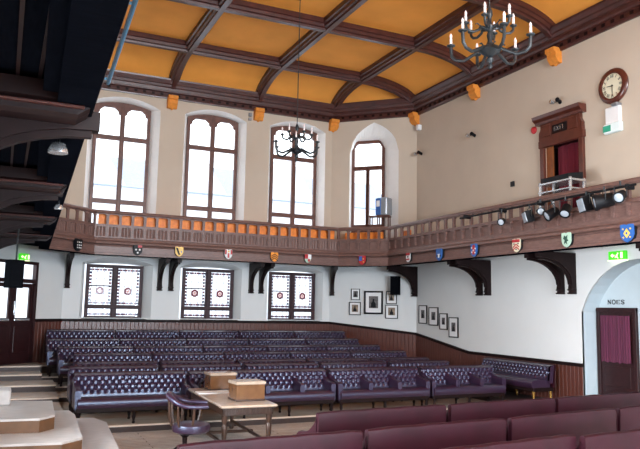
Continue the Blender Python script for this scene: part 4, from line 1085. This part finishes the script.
# lighting bar and stage lamps
t = thing('lighting_bar', 'black metal lighting bar clamped along the outside of the right gallery rail', 'lighting bar', (10.74, 0, 0))
MB().tube([(0, 14.6, 4.73), (0, 9.1, 4.76)], .025, 10).build('bar', M['black'], t)
for y in (14.4, 13.0, 11.7, 10.3, 9.3): MB().bbox(-.03, .18, y - .03, y + .03, 4.70, 4.80, .008).build('clamp', M['black'], t)
def fresnel(lab, loc, rz, s_, tilt):
    t = thing('stage_lamp', lab, 'stage lamp', loc, rz, None)
    t.rotation_euler = (0, 0, rz)
    b_ = MB(); b_.M = Matrix.Translation((0, 0, -.26)) @ Matrix.Rotation(tilt, 4, 'X') @ Matrix.Rotation(PI / 2, 4, 'X')
    b_.lathe([(.05 * s_, -.16 * s_), (.10 * s_, -.13 * s_), (.115 * s_, .08 * s_), (.13 * s_, .12 * s_), (.13 * s_, .15 * s_), (.10 * s_, .15 * s_), (.09, .13 * s_)], 18).build('lamp_body', M['black'], t, smooth=True)
    b_ = MB(); b_.M = Matrix.Translation((0, 0, -.26)) @ Matrix.Rotation(tilt, 4, 'X') @ Matrix.Rotation(PI / 2, 4, 'X')
    b_.lathe([(.095 * s_, .135 * s_), (.06 * s_, .15 * s_), (.01, .155 * s_)], 16).build('lens', M['screen'], t, smooth=True)
    MB().tube([(-.13 * s_, 0, -.26), (-.13 * s_, 0, -.06), (.13 * s_, 0, -.06), (.13 * s_, 0, -.26)], .010).tube([(0, 0, -.06), (0, 0, .03)], .02).build('yoke', M['iron'], t)
def flood(lab, loc, rz, w_, h):
    t = thing('floodlight', lab, 'floodlight', loc, rz)
    b_ = MB(); b_.M = Matrix.Translation((0, -.05, -.24)) @ Matrix.Rotation(.25, 4, 'X')
    b_.prism([(-w_ / 2, -.06), (w_ / 2, -.06), (w_ * .35, .12), (-w_ * .35, .12)], -h / 2, h / 2).build('lamp_body', M['black'], t)
    b_ = MB(); b_.M = Matrix.Translation((0, -.05, -.24)) @ Matrix.Rotation(.25, 4, 'X')
    b_.bbox(-w_ / 2 + .02, w_ / 2 - .02, -.075, -.055, -h / 2 + .02, h / 2 - .02, .006).build('lens', M['screen'], t)
    MB().tube([(-w_ / 2 - .01, 0, -.24), (-w_ / 2 - .01, 0, -.04), (w_ / 2 + .01, 0, -.04), (w_ / 2 + .01, 0, -.24)], .010).tube([(0, 0, -.04), (0, 0, .04)], .018).build('yoke', M['iron'], t)
XB = 10.70
flood('black floodlight with square lens farthest left on the gallery lighting bar', (XB, 11.95, 4.70), -PI / 2 - .5, .34, .26)
fresnel('round stage lamp hanging between the two floodlights, left one', (XB, 11.25, 4.72), -PI / 2 - .3, 1.0, .5)
fresnel('round stage lamp tilted down just left of the larger floodlight', (XB, 10.85, 4.74), -PI / 2 + .5, .9, .8)
flood('larger black floodlight with square lens below the right gallery rail', (XB, 10.28, 4.76), -PI / 2 - .45, .36, .30)
fresnel('large blue-black stage lamp right of the larger floodlight', (XB, 9.82, 4.80), -PI / 2 - .7, 1.3, .2)
fresnel('small stage lamp at the right end of the gallery lighting bar', (XB, 9.42, 4.84), -PI / 2 + .4, .9, .4)
fresnel('small stage lamp at the far left end of the gallery lighting bar', (XB, 12.9, 4.72), -PI / 2 + .6, .7, .3)
fresnel('stage lamp above the first floodlight pointing along the bar', (XB, 11.6, 4.80), -PI / 2 + .9, .7, .1)

# ------------------------------------------------------------------ outside
t = thing('building', 'pale stone building with gabled roofs seen through the tall windows', 'building', (2, 60, 0))
MB().box(-14, 34, 0, 10, -2, 12.5).build('wall', M['stone'], t)
for x in (-6, 4, 13, 22): MB().prism([(x - 3, 12.5), (x + 3, 12.5), (x, 17)], -.3, 9, 'y').build('gable', M['stone'], t)
MB().prism([(-.5, 12.4), (10.5, 12.4), (5, 16)], -14, 34, 'x').build('roof', M['slate'], t)
for x in range(-12, 34, 3): MB().box(x, x + 1.2, -.1, .1, 7, 10).build('window', M['slate'], t)
g = MB().box(-60, 80, 22.5, 120, -2.2, -2); struct(g.build('ground', M['stone']))

# ------------------------------------------------------------------ light
wd = bpy.data.worlds.new('sky'); S.world = wd; wd.use_nodes = True
bg = wd.node_tree.nodes['Background']; bg.inputs['Color'].default_value = (.86, .93, 1.0, 1); bg.inputs['Strength'].default_value = 2.6
def area(name, loc, look, sx, sy, power, col):
    l = bpy.data.lights.new(name, 'AREA'); l.shape = 'RECTANGLE'; l.size = sx; l.size_y = sy; l.energy = power; l.color = col
    o = bpy.data.objects.new(name, l); C.objects.link(o); o.location = loc
    o.rotation_euler = Vector(look).to_track_quat('-Z', 'Y').to_euler(); return o
cool = (.72, .86, 1.0); neut = (.92, .96, 1.0)
def portal(loc, look, sx, sy):
    o = area('window_portal', loc, look, sx, sy, 1, (1, 1, 1)); o.data.cycles.is_portal = True
for a, b in FX:
    portal(((a + b) / 2, YB + .60, 6.5), (0, -1, 0), 1.7, 3.9); portal(((a + b) / 2, YB + .50, 2.7), (0, -1, 0), 1.6, 1.6)
portal((11.70, 20.50, 6.3), (-q, -q, 0), 1.4, 3.6)
for a, b in FW:
    area('window_daylight', ((a + b) / 2, YF + .05, 6.5), (0, 1, .06), 2.0, 3.6, 540, neut)
    o = area('window_daylight', ((a + b) / 2, YF + .05, 2.5), (0, 1, -.08), 2.0, 1.9, 130, cool); o.data.spread = math.radians(80)
for a, b in LW[:3]:
    o = area('window_daylight', (XL + .04, (a + b) / 2, 2.25), (1, 0, -.1), 2.0, 2.0, 170, (.88, .94, 1.0)); o.data.spread = math.radians(85)
S.view_settings.view_transform = 'Standard'; S.view_settings.look = 'None'; S.view_settings.exposure = .42; S.view_settings.gamma = 1
S.view_settings.use_curve_mapping = False
S.cycles.use_denoising = True; S.cycles.max_bounces = 8; S.cycles.diffuse_bounces = 5; S.cycles.transparent_max_bounces = 12
S.cycles.sample_clamp_indirect = 4
